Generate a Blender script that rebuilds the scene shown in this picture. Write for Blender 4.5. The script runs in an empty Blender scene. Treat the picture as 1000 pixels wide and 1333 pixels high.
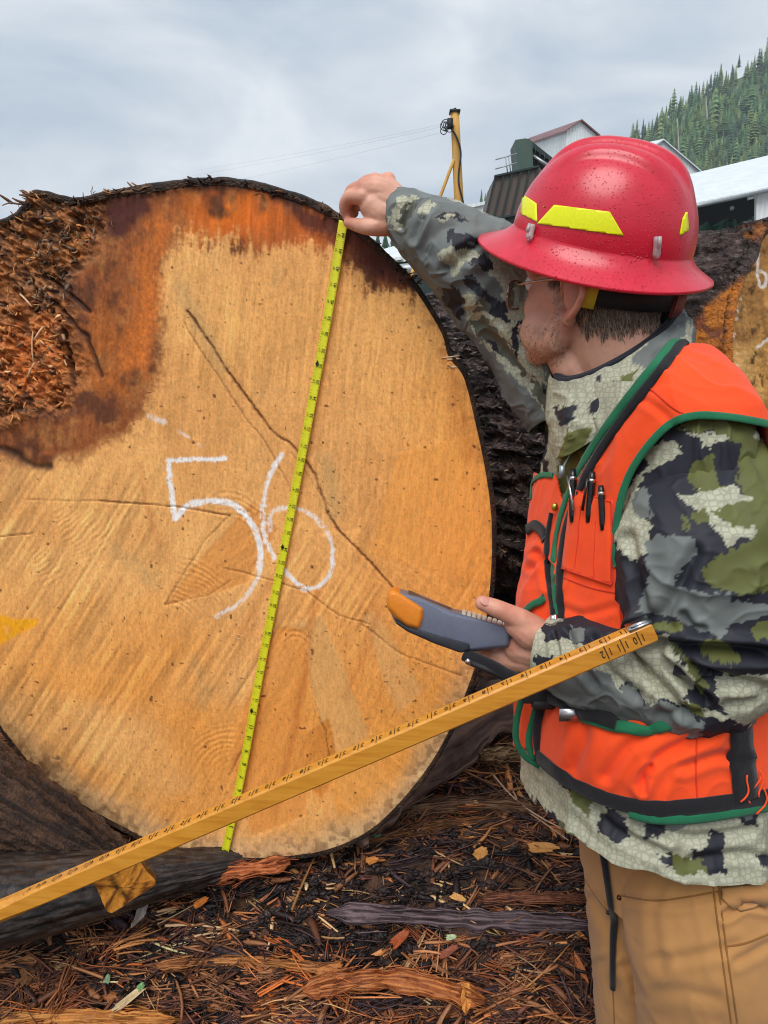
import bpy, math, random
import numpy as np
from mathutils import Vector, Matrix
from mathutils.bvhtree import BVHTree

random.seed(7)
RNG = np.random.default_rng(11)
C = bpy.context.scene.collection
TH = math.radians(9.0)
FOC = 900.0
CAMZ = 1.5
cT, sT = math.cos(TH), math.sin(TH)

# ---------------------------------------------------------------- geometry of the view
def ray(px, py):
    u = (np.asarray(px, float) - 500.0) / FOC
    w = -(np.asarray(py, float) - 666.5) / FOC
    return np.stack([u + 0 * w, cT + w * sT + 0 * u, -sT + w * cT + 0 * u], -1)

def at(px, py, Y):
    d = ray(px, py)
    return d * (np.asarray(Y, float) / d[..., 1])[..., None] + np.array([0, 0, CAMZ])

def on_plane(px, py, a, b):
    """point on the vertical plane Y = a + b X"""
    d = ray(px, py)
    t = a / (d[..., 1] - b * d[..., 0])
    return d * t[..., None] + np.array([0, 0, CAMZ])

def proj(P):
    P = np.asarray(P, float)
    x = P[..., 0]; y = P[..., 1]; z = P[..., 2] - CAMZ
    dep = y * cT - z * sT
    dep = np.where(np.abs(dep) < 1e-6, 1e-6, dep)
    return 500 + FOC * x / dep, 666.5 - FOC * (y * sT + z * cT) / dep

def sm(a, b, x):
    t = np.clip((np.asarray(x, float) - a) / (b - a), 0, 1)
    return t * t * (3 - 2 * t)

def unit(v):
    v = np.asarray(v, float)
    return v / (np.linalg.norm(v, axis=-1, keepdims=True) + 1e-12)

# ---------------------------------------------------------------- noise
def _hash(ix, iy, iz, seed):
    h = (ix * 374761393 + iy * 668265263 + iz * 1440662683 + seed * 974634777) & 0xffffffff
    h = ((h ^ (h >> 13)) * 1274126177) & 0xffffffff
    h = ((h ^ (h >> 15)) * 2246822519) & 0xffffffff
    return ((h ^ (h >> 16)) & 0xffffff) / float(0xffffff)

def vn(P, seed=0):
    P = np.asarray(P, float)
    f = np.floor(P); i = f.astype(np.int64); t = P - f
    t = t * t * t * (t * (t * 6 - 15) + 10)
    r = 0
    for a in (0, 1):
        wa = t[..., 0] if a else 1 - t[..., 0]
        for b in (0, 1):
            wb = t[..., 1] if b else 1 - t[..., 1]
            for c in (0, 1):
                wc = t[..., 2] if c else 1 - t[..., 2]
                r = r + wa * wb * wc * _hash(i[..., 0] + a, i[..., 1] + b, i[..., 2] + c, seed)
    return r

def fbm(P, octv=4, seed=0, gain=.5):
    P = np.asarray(P, float)
    r = 0; amp = 1; tot = 0
    for k in range(octv):
        r = r + amp * vn(P * (2.03 ** k), seed + 17 * k); tot += amp; amp *= gain
    return r / tot

def v3(x, y, z=0.0):
    x = np.asarray(x, float); y = np.asarray(y, float)
    return np.stack([x, y, np.zeros_like(x) + z], -1)

def inside(x, y, poly):
    poly = np.asarray(poly, float); n = len(poly)
    r = np.zeros(np.shape(x), bool)
    j = n - 1
    for i in range(n):
        xi, yi = poly[i]; xj, yj = poly[j]
        if yi != yj:
            c = ((yi > y) != (yj > y)) & (x < (xj - xi) * (y - yi) / (yj - yi) + xi)
            r ^= c
        j = i
    return r

def dline(x, y, pts, closed=False):
    """distance to a polyline"""
    pts = np.asarray(pts, float)
    if closed: pts = np.vstack([pts, pts[:1]])
    best = np.full(np.shape(x), 1e9)
    for (x0, y0), (x1, y1) in zip(pts[:-1], pts[1:]):
        dx, dy = x1 - x0, y1 - y0
        L = dx * dx + dy * dy + 1e-9
        t = np.clip(((x - x0) * dx + (y - y0) * dy) / L, 0, 1)
        best = np.minimum(best, (x - x0 - t * dx) ** 2 + (y - y0 - t * dy) ** 2)
    return np.sqrt(best)

def sdist(x, y, poly):
    """positive inside"""
    d = dline(x, y, poly, True)
    return np.where(inside(x, y, poly), d, -d)

def spline(pts, n, closed=False):
    pts = np.asarray(pts, float)
    m = len(pts)
    if closed:
        P = np.vstack([pts[-1:], pts, pts[:2]]); segs = m
    else:
        P = np.vstack([2 * pts[:1] - pts[1:2], pts, 2 * pts[-1:] - pts[-2:-1]]); segs = m - 1
    t = np.linspace(0, segs, n, endpoint=not closed)
    i = np.minimum(t.astype(int), segs - 1); f = (t - i)[:, None]
    p0, p1, p2, p3 = P[i], P[i + 1], P[i + 2], P[i + 3]
    return .5 * (2 * p1 + (p2 - p0) * f + (2 * p0 - 5 * p1 + 4 * p2 - p3) * f ** 2 + (3 * p1 - p0 - 3 * p2 + p3) * f ** 3)

# ---------------------------------------------------------------- colours
def lin(h):
    if isinstance(h, str):
        h = h.lstrip('#'); v = np.array([int(h[i:i + 2], 16) / 255 for i in (0, 2, 4)])
    else:
        v = np.array(h, float) / 255
    return np.where(v <= .04045, v / 12.92, ((v + .055) / 1.055) ** 2.4)

def rgba(h):
    return tuple(float(x) for x in lin(h)) + (1.0,)

def mixc(col, new, m):
    """blend (N,3) colours towards one colour (or another array) by mask m"""
    new = np.asarray(new, float)
    return col * (1 - m[:, None]) + new * m[:, None]

# ---------------------------------------------------------------- mesh makers
def mesh_quads(name, V, Q, tri=False):
    me = bpy.data.meshes.new(name)
    V = np.asarray(V, np.float32); Q = np.asarray(Q, np.int32)
    k = Q.shape[1]
    me.vertices.add(len(V)); me.vertices.foreach_set('co', V.ravel())
    me.loops.add(Q.size); me.loops.foreach_set('vertex_index', Q.ravel())
    me.polygons.add(len(Q))
    me.polygons.foreach_set('loop_start', np.arange(0, Q.size, k, dtype=np.int32))
    me.polygons.foreach_set('loop_total', np.full(len(Q), k, np.int32))
    me.update(calc_edges=True)
    return me

def add_attrs(me, attrs):
    for k, a in (attrs or {}).items():
        a = np.asarray(a, np.float32)
        if a.ndim == 1:
            at_ = me.attributes.new(k, 'FLOAT', 'POINT'); at_.data.foreach_set('value', a)
        else:
            a4 = np.ones((len(a), 4), np.float32); a4[:, :3] = a
            at_ = me.attributes.new(k, 'FLOAT_COLOR', 'POINT'); at_.data.foreach_set('color', a4.ravel())

def link(name, me, mat, parent=None, smooth=True):
    o = bpy.data.objects.new(name, me)
    if mat:
        for m in (mat if isinstance(mat, (list, tuple)) else [mat]): me.materials.append(m)
    if smooth and len(me.polygons):
        me.polygons.foreach_set('use_smooth', np.ones(len(me.polygons), bool))
    C.objects.link(o)
    if parent is not None: o.parent = parent
    return o

def wloc(o):
    p = np.zeros(3)
    while o is not None: p = p + np.array(o.location); o = o.parent
    return p

def mk(name, V, Q, mat, parent=None, smooth=True, attrs=None):
    """link arrays as one object; a parent at a spot of its own keeps the part in place"""
    V = np.asarray(V, float)
    V = V - wloc(parent)
    me = mesh_quads(name, V, Q); add_attrs(me, attrs)
    return link(name, me, mat, parent, smooth)

class MB:
    """collects pieces of any polygons, then becomes ONE object"""
    def __init__(s): s.V = []; s.F = []; s.A = []; s.n = 0
    def add(s, V, F, col=None):
        V = np.asarray(V, float).reshape(-1, 3)
        s.V.append(V); s.F.extend([tuple(int(i) + s.n for i in f) for f in F]); s.n += len(V)
        s.A.append(np.tile(np.asarray(col if col is not None else (1, 1, 1), float), (len(V), 1)))
        return s
    def box(s, c, size, R=None, col=None):
        x, y, z = np.asarray(size, float) / 2
        V = np.array([(-x, -y, -z), (x, -y, -z), (x, y, -z), (-x, y, -z), (-x, -y, z), (x, -y, z), (x, y, z), (-x, y, z)])
        if R is not None: V = V @ np.asarray(R).T
        return s.add(V + np.asarray(c), [(0, 3, 2, 1), (4, 5, 6, 7), (0, 1, 5, 4), (1, 2, 6, 5), (2, 3, 7, 6), (3, 0, 4, 7)], col)
    def tube(s, P, r, n=8, col=None, cap=True, flat=1.0, up=None):
        P = np.asarray(P, float); r = np.broadcast_to(np.asarray(r, float), (len(P),))
        V, Q = tube(P, r, n, flat, up)
        m = len(P); F = [tuple(q) for q in Q]
        if cap: F += [tuple(range(n))[::-1], tuple(range((m - 1) * n, m * n))]
        return s.add(V, F, col)
    def prism(s, poly_front, shift, col=None):
        """front polygon (N,3), pushed along shift"""
        A = np.asarray(poly_front, float); n = len(A)
        V = np.vstack([A, A + np.asarray(shift)])
        F = [tuple(range(n)), tuple(range(2 * n - 1, n - 1, -1))]
        F += [(i, i + n, (i + 1) % n + n, (i + 1) % n) for i in range(n)]
        return s.add(V, F, col)
    def ball(s, c, r, nu=12, nv=8, R=None, col=None):
        r = np.broadcast_to(np.asarray(r, float), (3,))
        th = np.linspace(0, math.pi, nv + 1); V = [(0, 0, 1)]
        for t in th[1:-1]:
            for k in range(nu):
                a = 2 * math.pi * k / nu; V.append((math.sin(t) * math.cos(a), math.sin(t) * math.sin(a), math.cos(t)))
        V.append((0, 0, -1)); V = np.array(V) * r
        if R is not None: V = V @ np.asarray(R).T
        F = [(0, 1 + k, 1 + (k + 1) % nu) for k in range(nu)]
        for j in range(nv - 2):
            for k in range(nu):
                a = 1 + j * nu + k; b = 1 + j * nu + (k + 1) % nu
                F.append((a, a + nu, b + nu, b))
        e = len(V) - 1; o = 1 + (nv - 2) * nu
        F += [(o + k, e, o + (k + 1) % nu) for k in range(nu)]
        return s.add(V + np.asarray(c), F, col)
    def mesh(s, name, origin=(0, 0, 0)):
        me = bpy.data.meshes.new(name)
        V = np.vstack(s.V) - np.asarray(origin, float)
        me.from_pydata(V.tolist(), [], s.F); me.update()
        add_attrs(me, {'Col': np.vstack(s.A)})
        return me
    def build(s, name, mat, parent=None, smooth=True):
        org = wloc(parent)
        return link(name, s.mesh(name, org), mat, parent, smooth)

def tube(P, r, n=8, flat=1.0, up=None):
    P = np.asarray(P, float); m = len(P)
    T = unit(np.gradient(P, axis=0))
    V = np.zeros((m, n, 3))
    a = np.arange(n) * 2 * math.pi / n
    nx = None
    for i in range(m):
        if nx is None:
            ref = np.asarray(up if up is not None else ((0, 0, 1) if abs(T[i][2]) < .9 else (1, 0, 0)), float)
            nx = unit(ref - T[i] * ref.dot(T[i]))
        else:
            nx = unit(nx - T[i] * nx.dot(T[i]))
        b = np.cross(T[i], nx)
        V[i] = P[i] + r[i] * (np.cos(a)[:, None] * nx * flat + np.sin(a)[:, None] * b)
    return V.reshape(-1, 3), ring_quads(m, n)

def ring_quads(m, n, closed=True):
    i = np.arange(m - 1)[:, None]; k = np.arange(n if closed else n - 1)[None]
    k2 = (k + 1) % n
    return np.stack([i * n + k, i * n + k2, (i + 1) * n + k2, (i + 1) * n + k], -1).reshape(-1, 4)

def vnormals(V, Q):
    n = np.zeros_like(V)
    f = np.cross(V[Q[:, 2]] - V[Q[:, 0]], V[Q[:, 3 if Q.shape[1] > 3 else 1]] - V[Q[:, 1]]) if Q.shape[1] > 3 else np.cross(V[Q[:, 1]] - V[Q[:, 0]], V[Q[:, 2]] - V[Q[:, 0]])
    for c in range(Q.shape[1]): np.add.at(n, Q[:, c], f)
    return unit(n)

def compact(V, Q, attrs=None):
    used = np.unique(Q); mp = np.full(len(V), -1); mp[used] = np.arange(len(used))
    return V[used], mp[Q], {k: np.asarray(a)[used] for k, a in (attrs or {}).items()}

def bvh_of(V, Q):
    return BVHTree.FromPolygons([Vector(v) for v in np.asarray(V, float).tolist()], [tuple(q) for q in np.asarray(Q).tolist()])

FALL = [0.95]
CAMP = Vector((0, 0, CAMZ))
def hit(bvh, px, py, off=0.0):
    """where the line of sight through a photo pixel meets a surface"""
    d = Vector(unit(ray(px, py)).tolist())
    p, n, i, t = bvh.ray_cast(CAMP, d)
    if p is None:
        p, n, i, t = bvh.find_nearest(CAMP + d * FALL[0])
    if n.dot(d) > 0: n = -n
    return np.array(p + n * off), np.array(n)

def ribbon(bvh, pts, width, off=.002, thick=.0025, n=40, taper=False, flatdir=None):
    """a strip of cloth sewn along a line on a surface -> V, F (closed strip)"""
    px = spline(pts, n)
    H = [hit(bvh, a, b, off) for a, b in px]
    P = np.array([h[0] for h in H]); Nn = np.array([h[1] for h in H])
    for _ in range(2):
        P[1:-1] = (P[:-2] + 2 * P[1:-1] + P[2:]) / 4; Nn[1:-1] = unit(Nn[:-2] + 2 * Nn[1:-1] + Nn[2:])
    T = unit(np.gradient(P, axis=0)); B = unit(np.cross(T, Nn))
    w = np.broadcast_to(np.asarray(width, float), (n,))[:, None] / 2
    V = np.stack([P - B * w - Nn * thick, P - B * w, P - B * w * .4 + Nn * thick * .6, P + B * w * .4 + Nn * thick * .6, P + B * w, P + B * w - Nn * thick], 1).reshape(-1, 3)
    Q = ring_quads(n, 6)
    F = [tuple(q) for q in Q] + [tuple(range(6)), tuple(range((n - 1) * 6, n * 6))[::-1]]
    return V, F

def decal(bvh, poly, off=.0012, thick=.0015, step=6.0):
    """a patch lying on a surface: pixel polygon -> gridded patch with real thickness"""
    poly = np.asarray(poly, float)
    x0, y0 = poly.min(0); x1, y1 = poly.max(0)
    nx = max(3, int((x1 - x0) / step)); ny = max(3, int((y1 - y0) / step))
    gx, gy = np.meshgrid(np.linspace(x0, x1, nx), np.linspace(y0, y1, ny))
    gx = gx.ravel(); gy = gy.ravel()
    dd = sdist(gx, gy, poly)
    # pull outside points to the outline
    out = dd < 0
    P2 = np.vstack([poly, poly[:1]])
    dense = np.vstack([P2[i] + (P2[i + 1] - P2[i]) * np.linspace(0, 1, 24, endpoint=False)[:, None] for i in range(len(poly))])
    near = np.argmin((gx[:, None] - dense[:, 0]) ** 2 + (gy[:, None] - dense[:, 1]) ** 2, 1)
    cell = max((x1 - x0) / nx, (y1 - y0) / ny)
    keep = dd > -cell * 1.6
    gx = np.where(out, dense[near, 0], gx); gy = np.where(out, dense[near, 1], gy)
    Q = []
    for j in range(ny - 1):
        for i in range(nx - 1):
            q = (j * nx + i, j * nx + i + 1, (j + 1) * nx + i + 1, (j + 1) * nx + i)
            if all(keep[k] for k in q) and any(not out[k] for k in q): Q.append(q)
    H = [hit(bvh, a, b, off) for a, b in zip(gx, gy)]
    P = np.array([h[0] for h in H]); Nn = np.array([h[1] for h in H])
    n = len(P); Q = np.array(Q)
    V = np.vstack([P + Nn * 0, P - Nn * thick])
    edges = {}
    for q in Q:
        for a, b in zip(q, np.roll(q, -1)):
            edges[(a, b)] = edges.get((a, b), 0) + 1
    F = [tuple(q) for q in Q] + [tuple(q[::-1] + n) for q in Q]
    for (a, b) in edges:
        if (b, a) not in edges: F.append((b, a, a + n, b + n))
    return V, F

# ---------------------------------------------------------------- tags
def tag(o, label=None, cat=None, group=None, kind=None):
    if label: o['label'] = label
    if cat: o['category'] = cat
    if group: o['group'] = group
    if kind: o['kind'] = kind
    return o

def empty(name, loc, label, cat, group=None):
    o = bpy.data.objects.new(name, None); C.objects.link(o)
    o.location = [float(v) for v in loc]; o.empty_display_size = .05
    return tag(o, label, cat, group)

# ---------------------------------------------------------------- materials
class NT:
    def __init__(s, m):
        m.use_nodes = True; s.t = m.node_tree; s.t.nodes.clear()
        s.out = s.t.nodes.new('ShaderNodeOutputMaterial'); s.p = s.t.nodes.new('ShaderNodeBsdfPrincipled')
        s.t.links.new(s.p.outputs[0], s.out.inputs[0])
    def n(s, typ, **kw):
        nd = s.t.nodes.new('ShaderNode' + typ)
        for k, v in kw.items():
            if k.startswith('_'): setattr(nd, k[1:], v)
            else:
                key = int(k[1:]) if k[0] == 'i' and k[1:].isdigit() else k.replace('_', ' ')
                s.set(nd.inputs[key], v)
        return nd
    def set(s, inp, v):
        if hasattr(v, 'outputs'): v = v.outputs[0]
        if isinstance(v, bpy.types.NodeSocket): s.t.links.new(v, inp)
        elif isinstance(v, str) and v.startswith('#'): inp.default_value = rgba(v)
        else: inp.default_value = v
    def P(s, **kw):
        for k, v in kw.items(): s.set(s.p.inputs[k.replace('_', ' ')], v)
    def coord(s, which='Object', scale=(1, 1, 1), rot=(0, 0, 0)):
        tc = s.n('TexCoord'); mp = s.n('Mapping'); s.t.links.new(tc.outputs[which], mp.inputs[0])
        mp.inputs['Scale'].default_value = scale; mp.inputs['Rotation'].default_value = rot
        return mp
    def noise(s, co, scale, detail=4, rough=.55, dist=0.0):
        nd = s.n('TexNoise', Scale=scale, Detail=detail, Roughness=rough, Distortion=dist); s.set(nd.inputs['Vector'], co); return nd
    def ramp(s, fac, stops):
        nd = s.n('ValToRGB'); s.set(nd.inputs[0], fac)
        e = nd.color_ramp.elements
        while len(e) < len(stops): e.new(.5)
        for el, (p, c) in zip(e, stops):
            el.position = p; el.color = rgba(c) if isinstance(c, str) else ((c, c, c, 1) if not hasattr(c, '__len__') else tuple(c) + (1,))
        return nd
    def mix(s, fac, a, b, mode='MIX'):
        nd = s.n('Mix', _data_type='RGBA', _blend_type=mode)
        s.set(nd.inputs[0], fac); s.set(nd.inputs[6], a); s.set(nd.inputs[7], b)
        return nd.outputs[2]
    def math(s, op, a, b=0.0):
        nd = s.n('Math', _operation=op); s.set(nd.inputs[0], a); s.set(nd.inputs[1], b); return nd
    def attr(s, name): return s.n('Attribute', _attribute_name=name)
    def bump(s, h, strength=.5, dist=.01, prev=None):
        nd = s.n('Bump', Strength=strength, Distance=dist); s.set(nd.inputs['Height'], h)
        if prev is not None: s.set(nd.inputs['Normal'], prev)
        return nd

MATS = {}
def new_mat(name):
    m = bpy.data.materials.new(name); MATS[name] = m
    return m, NT(m)

def simple(name, col, rough=.6, metal=0.0, nscale=60, var=.18, bump=.15, bdist=.002, coat=0.0, spec=.5, stretch=(1, 1, 1)):
    """plain surface with some unevenness of colour, gloss and height"""
    m, t = new_mat(name)
    co = t.coord('Object', stretch)
    n1 = t.noise(co, nscale, 5); n2 = t.noise(co, nscale * .13, 3)
    f = t.math('ADD', t.math('MULTIPLY', n1, .6), t.math('MULTIPLY', n2, .4))
    a = lin(col)
    base = t.ramp(f, [(.3, tuple(a * (1 - var))), (.7, tuple(np.minimum(a * (1 + var), 1)))])
    t.P(Base_Color=base, Metallic=metal, Roughness=t.ramp(n2, [(.3, max(rough - .1, .03)), (.7, min(rough + .1, 1))]))
    t.p.inputs['Specular IOR Level'].default_value = spec
    if coat: t.P(Coat_Weight=coat, Coat_Roughness=.1)
    if bump: t.P(Normal=t.bump(n1, bump, bdist))
    return m

def vcol(name, rough=.7, nscale=90, var=.25, bump=.4, bdist=.003, stretch=(1, 1, 1), spec=.4, wet=0.0):
    """colour from the mesh's own colour attribute, broken up by fine grain"""
    m, t = new_mat(name)
    co = t.coord('Object', stretch)
    n1 = t.noise(co, nscale, 6, .65); n2 = t.noise(co, nscale * .2, 3)
    g = t.ramp(n1, [(.25, 1 - var), (.75, 1 + var)])
    t.P(Base_Color=t.mix(1.0, t.attr('Col').outputs['Color'], g, 'MULTIPLY'))
    t.P(Roughness=t.ramp(n2, [(.35, max(.05, rough - .15 - wet)), (.65, min(1, rough + .12))]))
    t.p.inputs['Specular IOR Level'].default_value = spec
    t.P(Normal=t.bump(n1, bump, bdist))
    return m
# ================================================================ camera, sky, light
cam_d = bpy.data.cameras.new('camera'); cam = bpy.data.objects.new('camera', cam_d); C.objects.link(cam)
cam.location = (0, 0, CAMZ); cam.rotation_euler = (math.radians(90) - TH, 0, 0)
cam_d.sensor_fit = 'VERTICAL'; cam_d.sensor_height = 36.0; cam_d.sensor_width = 27.0
cam_d.lens = FOC / 1333.0 * 36.0; cam_d.clip_start = .05; cam_d.clip_end = 5000
sc = bpy.context.scene; sc.camera = cam
sc.view_settings.view_transform = 'Standard'; sc.view_settings.look = 'None'
sc.view_settings.exposure = 0.42; sc.view_settings.gamma = 1.0
sc.cycles.use_denoising = True; sc.cycles.filter_width = 1.1; sc.cycles.max_bounces = 6; sc.cycles.transparent_max_bounces = 8

SUN_EL, SUN_AZ = math.radians(52), math.radians(200)   # behind the camera, a little to the left
w = bpy.data.worlds.new('World'); sc.world = w; w.use_nodes = True
t = w.node_tree; t.nodes.clear()
out = t.nodes.new('ShaderNodeOutputWorld'); bg = t.nodes.new('ShaderNodeBackground')
sky = t.nodes.new('ShaderNodeTexSky'); sky.sky_type = 'NISHITA'; sky.sun_disc = False
sky.sun_elevation = SUN_EL; sky.sun_rotation = SUN_AZ
tc = t.nodes.new('ShaderNodeTexCoord'); mp = t.nodes.new('ShaderNodeMapping'); mp.inputs['Scale'].default_value = (1.0, 1.0, 2.6)
t.links.new(tc.outputs['Generated'], mp.inputs[0])
n1 = t.nodes.new('ShaderNodeTexNoise'); n1.inputs['Scale'].default_value = 3.4; n1.inputs['Detail'].default_value = 6; n1.inputs['Roughness'].default_value = .52
n1.inputs['Distortion'].default_value = .35
t.links.new(mp.outputs[0], n1.inputs['Vector'])
cr = t.nodes.new('ShaderNodeValToRGB'); t.links.new(n1.outputs[0], cr.inputs[0])
e = cr.color_ramp.elements
e[0].position = .34; e[0].color = (4.9, 5.8, 6.9, 1)
e[1].position = .68; e[1].color = (9.0, 9.4, 9.8, 1)
k = e.new(.5); k.color = (6.7, 7.4, 8.1, 1)
mx = t.nodes.new('ShaderNodeMix'); mx.data_type = 'RGBA'; mx.inputs[0].default_value = .88
t.links.new(sky.outputs[0], mx.inputs[6]); t.links.new(cr.outputs[0], mx.inputs[7])
t.links.new(mx.outputs[2], bg.inputs[0]); bg.inputs[1].default_value = .082
t.links.new(bg.outputs[0], out.inputs[0])

sun_d = bpy.data.lights.new('sun', 'SUN'); sun = bpy.data.objects.new('sun', sun_d); C.objects.link(sun)
sun_d.energy = 2.0; sun_d.angle = math.radians(40); sun_d.color = (1.0, .97, .92)
sun.rotation_euler = (math.radians(90) - SUN_EL, 0, math.radians(-20))
sun.location = (-2, -3, 6)
# ================================================================ the measured log
PA, PB = 1.18, -.2           # plane of the sawn face: Y = PA + PB X
AX = unit(np.array([-.63, 1.0, 0.0]))
FN = unit(np.array([PB, -1.0, 0.0]))   # out of the face, towards the camera
OUT1 = [(-110, 560), (-104, 450), (-85, 372), (-45, 315), (-8, 296), (18, 288), (34, 272), (44, 256), (62, 256), (84, 262), (110, 262), (135, 257),
        (165, 252), (200, 247), (245, 240), (290, 238), (338, 244), (362, 251), (400, 264), (430, 278), (452, 291), (482, 316),
        (520, 350), (545, 379), (576, 430), (586, 462), (606, 490), (622, 552), (634, 610), (641, 660), (643, 705), (640, 765), (631, 830), (613, 890),
        (590, 945), (560, 998), (520, 1048), (480, 1084), (430, 1107), (380, 1116), (330, 1119), (290, 1115), (250, 1109), (200, 1096),
        (165, 1080), (120, 1055), (80, 1030), (45, 1000), (20, 970), (0, 945), (-40, 885), (-80, 800), (-104, 690)]
outl = spline(OUT1, 900, True)
outl += (fbm(v3(outl[:, 0] * .05, outl[:, 1] * .05), 3, 5) - .5)[:, None] * 5

STEP = 1.5
gx, gy = np.meshgrid(np.arange(-114, 650, STEP), np.arange(232, 1124, STEP))
ny_, nx_ = gx.shape
px, py = gx.ravel(), gy.ravel()
coarse = outl[::6]
sd = sdist(px, py, coarse)
near_i = np.where((sd < STEP * 1.5) & (sd > -STEP * 2.2))[0]
for ch in np.array_split(near_i, 12):
    dd_ = (px[ch, None] - outl[:, 0]) ** 2 + (py[ch, None] - outl[:, 1]) ** 2
    j = dd_.argmin(1); o_ = sd[ch] < 0
    px[ch[o_]] = outl[j[o_], 0]; py[ch[o_]] = outl[j[o_], 1]
ok = sd > -STEP * 1.45
idx = np.arange(ny_ * nx_).reshape(ny_, nx_)
Q = np.stack([idx[:-1, :-1], idx[1:, :-1], idx[1:, 1:], idx[:-1, 1:]], -1).reshape(-1, 4)
Q = Q[ok[Q].all(1) & (sd[Q] > 0).any(1)]
used = np.unique(Q); mp_ = np.full(len(px), -1); mp_[used] = np.arange(len(used)); Q = mp_[Q]
px, py, sd = px[used], py[used], np.maximum(sd[used], 0)

def nz(sx, sy, o=4, seed=0, ang=0.0, g=.5):
    """noise over the face; sx, sy = size of a blotch in pixels across / along the direction ang"""
    c_, s_ = math.cos(ang), math.sin(ang)
    u = px * c_ + py * s_; v = -px * s_ + py * c_
    return fbm(v3(u / sx, v / sy, seed * 3.7), o, seed, g)

N = len(px)
warp = (nz(40, 40, 3, 1) - .5) * 60; warp2 = (nz(40, 40, 3, 2) - .5) * 60
fine = nz(3, 3, 3, 3); mid = nz(22, 22, 4, 4); big = nz(130, 130, 3, 6)
ver = nz(3.2, 70, 3, 7, .06)                      # fine upright fibres
# saw strokes: upper right nearly upright, lower left slanting
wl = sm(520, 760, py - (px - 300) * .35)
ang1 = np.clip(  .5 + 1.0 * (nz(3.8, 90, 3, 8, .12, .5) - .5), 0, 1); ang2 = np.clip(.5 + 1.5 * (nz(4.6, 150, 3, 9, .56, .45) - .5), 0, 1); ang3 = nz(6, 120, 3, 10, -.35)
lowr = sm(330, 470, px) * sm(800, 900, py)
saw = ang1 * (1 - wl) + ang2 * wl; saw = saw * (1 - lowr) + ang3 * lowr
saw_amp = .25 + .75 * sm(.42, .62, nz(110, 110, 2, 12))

col = np.tile(lin('#cf9a5c'), (N, 1))
col = mixc(col, lin('#dba766'), sm(.4, .65, big))
col = mixc(col, lin('#d89242'), sm(620, 1000, py) * sm(.25, .6, nz(160, 120, 3, 13)) * .85)
col = mixc(col, lin('#dd9a48'), sm(430, 640, px) * sm(360, 520, py) * .75)
col = mixc(col, lin('#d9a45f'), sm(300, 420, py) * (1 - sm(440, 560, py)) * sm(200, 320, px) * .5)
col *= (.92 + .16 * mid)[:, None]
col *= (1 + (saw - .5) * .70 * saw_amp)[:, None]  # light and shade of the stroke ridges painted into the colour
col *= (1 + (ver - .5) * .22)[:, None]
col *= (1 + (nz(2.4, 26, 3, 61, .10, .6) - .5) * .26 * (1 - wl))[:, None]
col *= (1 + (nz(2.6, 40, 3, 62, .5, .6) - .5) * .40 * wl)[:, None]
col *= (.80 + .40 * nz(2.1, 2.6, 2, 91, .1))[:, None]
dsp = (saw - .5) * .0022 * saw_amp + (fine - .5) * .0006

def soft(poly, w_in, k=1.0, wp=1.0):
    return sm(-w_in, w_in, sdist(px + warp * wp, py + warp2 * wp, poly)) * k

# facets left by the saw: each is a patch with its own tone, grain direction and a small step
facets = [([(395, 700), (470, 690), (640, 800), (640, 890), (610, 935), (560, 880), (470, 800)], '#dba560', .05, .0008),
          ([(385, 810), (420, 800), (500, 1000), (520, 1050), (450, 1060), (420, 950)], '#cba368', .5, .0006),
          ([(470, 800), (490, 795), (600, 985), (545, 1010)], '#cca56c', .45, -.0006),
          ([(395, 960), (430, 935), (440, 1000), (420, 1040), (385, 1010)], '#c4823a', .8, -.0012),
          ([(215, 790), (255, 735), (330, 655), (360, 690), (320, 760)], '#cd8f4b', .7, -.001),
          ([(340, 850), (365, 815), (400, 820), (400, 1060), (330, 1090), (300, 1000)], '#d38f45', .6, -.0015),
          ([(480, 720), (520, 590), (640, 560), (640, 760)], '#dc9b4b', .45, .0003),
          ([(430, 1000), (600, 860), (590, 945), (500, 1060), (440, 1080)], '#dd9a48', .6, .0004)]
for i, (pl, h, k, st) in enumerate(facets):
    m_ = sm(-2.5, 2.5, sdist(px + warp * .10, py + warp2 * .10, pl))
    g_ = nz(4, 60, 3, 60 + i, [-.9, -.4, -.5, .6, 1.0, .35, .15, -.9][i])
    tone = lin(h) * (.82 + .36 * g_)[:, None]
    k = min(1, k * 1.25); col = col * (1 - (m_ * k)[:, None]) + tone * (m_ * k)[:, None]
    dsp += m_ * (st + (g_ - .5) * .0012)
# curved chatter left by the bar tip
for cx_, cy_, r0, r1, a0, a1 in ((225, 815, 20, 100, -1.7, -.3), (300, 1010, 10, 75, -2.9, -1.3), (60, 640, 20, 120, .2, 1.4), (385, 845, 8, 40, -2.8, -.2),
                                 (300, 700, 20, 70, -2.2, -.6), (30, 700, 10, 80, .3, 1.3), (480, 640, 20, 70, 2.4, 3.1)):
    r_ = np.hypot(px - cx_, py - cy_) + (warp) * .12; a_ = np.arctan2(py - cy_, px - cx_)
    m_ = sm(r0, r0 + 10, r_) * (1 - sm(r1 - 20, r1, r_)) * sm(a0, a0 + .3, a_) * (1 - sm(a1 - .3, a1, a_)) * (.4 + .6 * sm(.35, .6, nz(30, 30, 2, 40)))
    wv = np.sin(r_ / 6.5 * 2 * math.pi + (mid - .5) * 8)
    col *= (1 + wv * .13 * m_)[:, None]; dsp += wv * .0006 * m_
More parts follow.
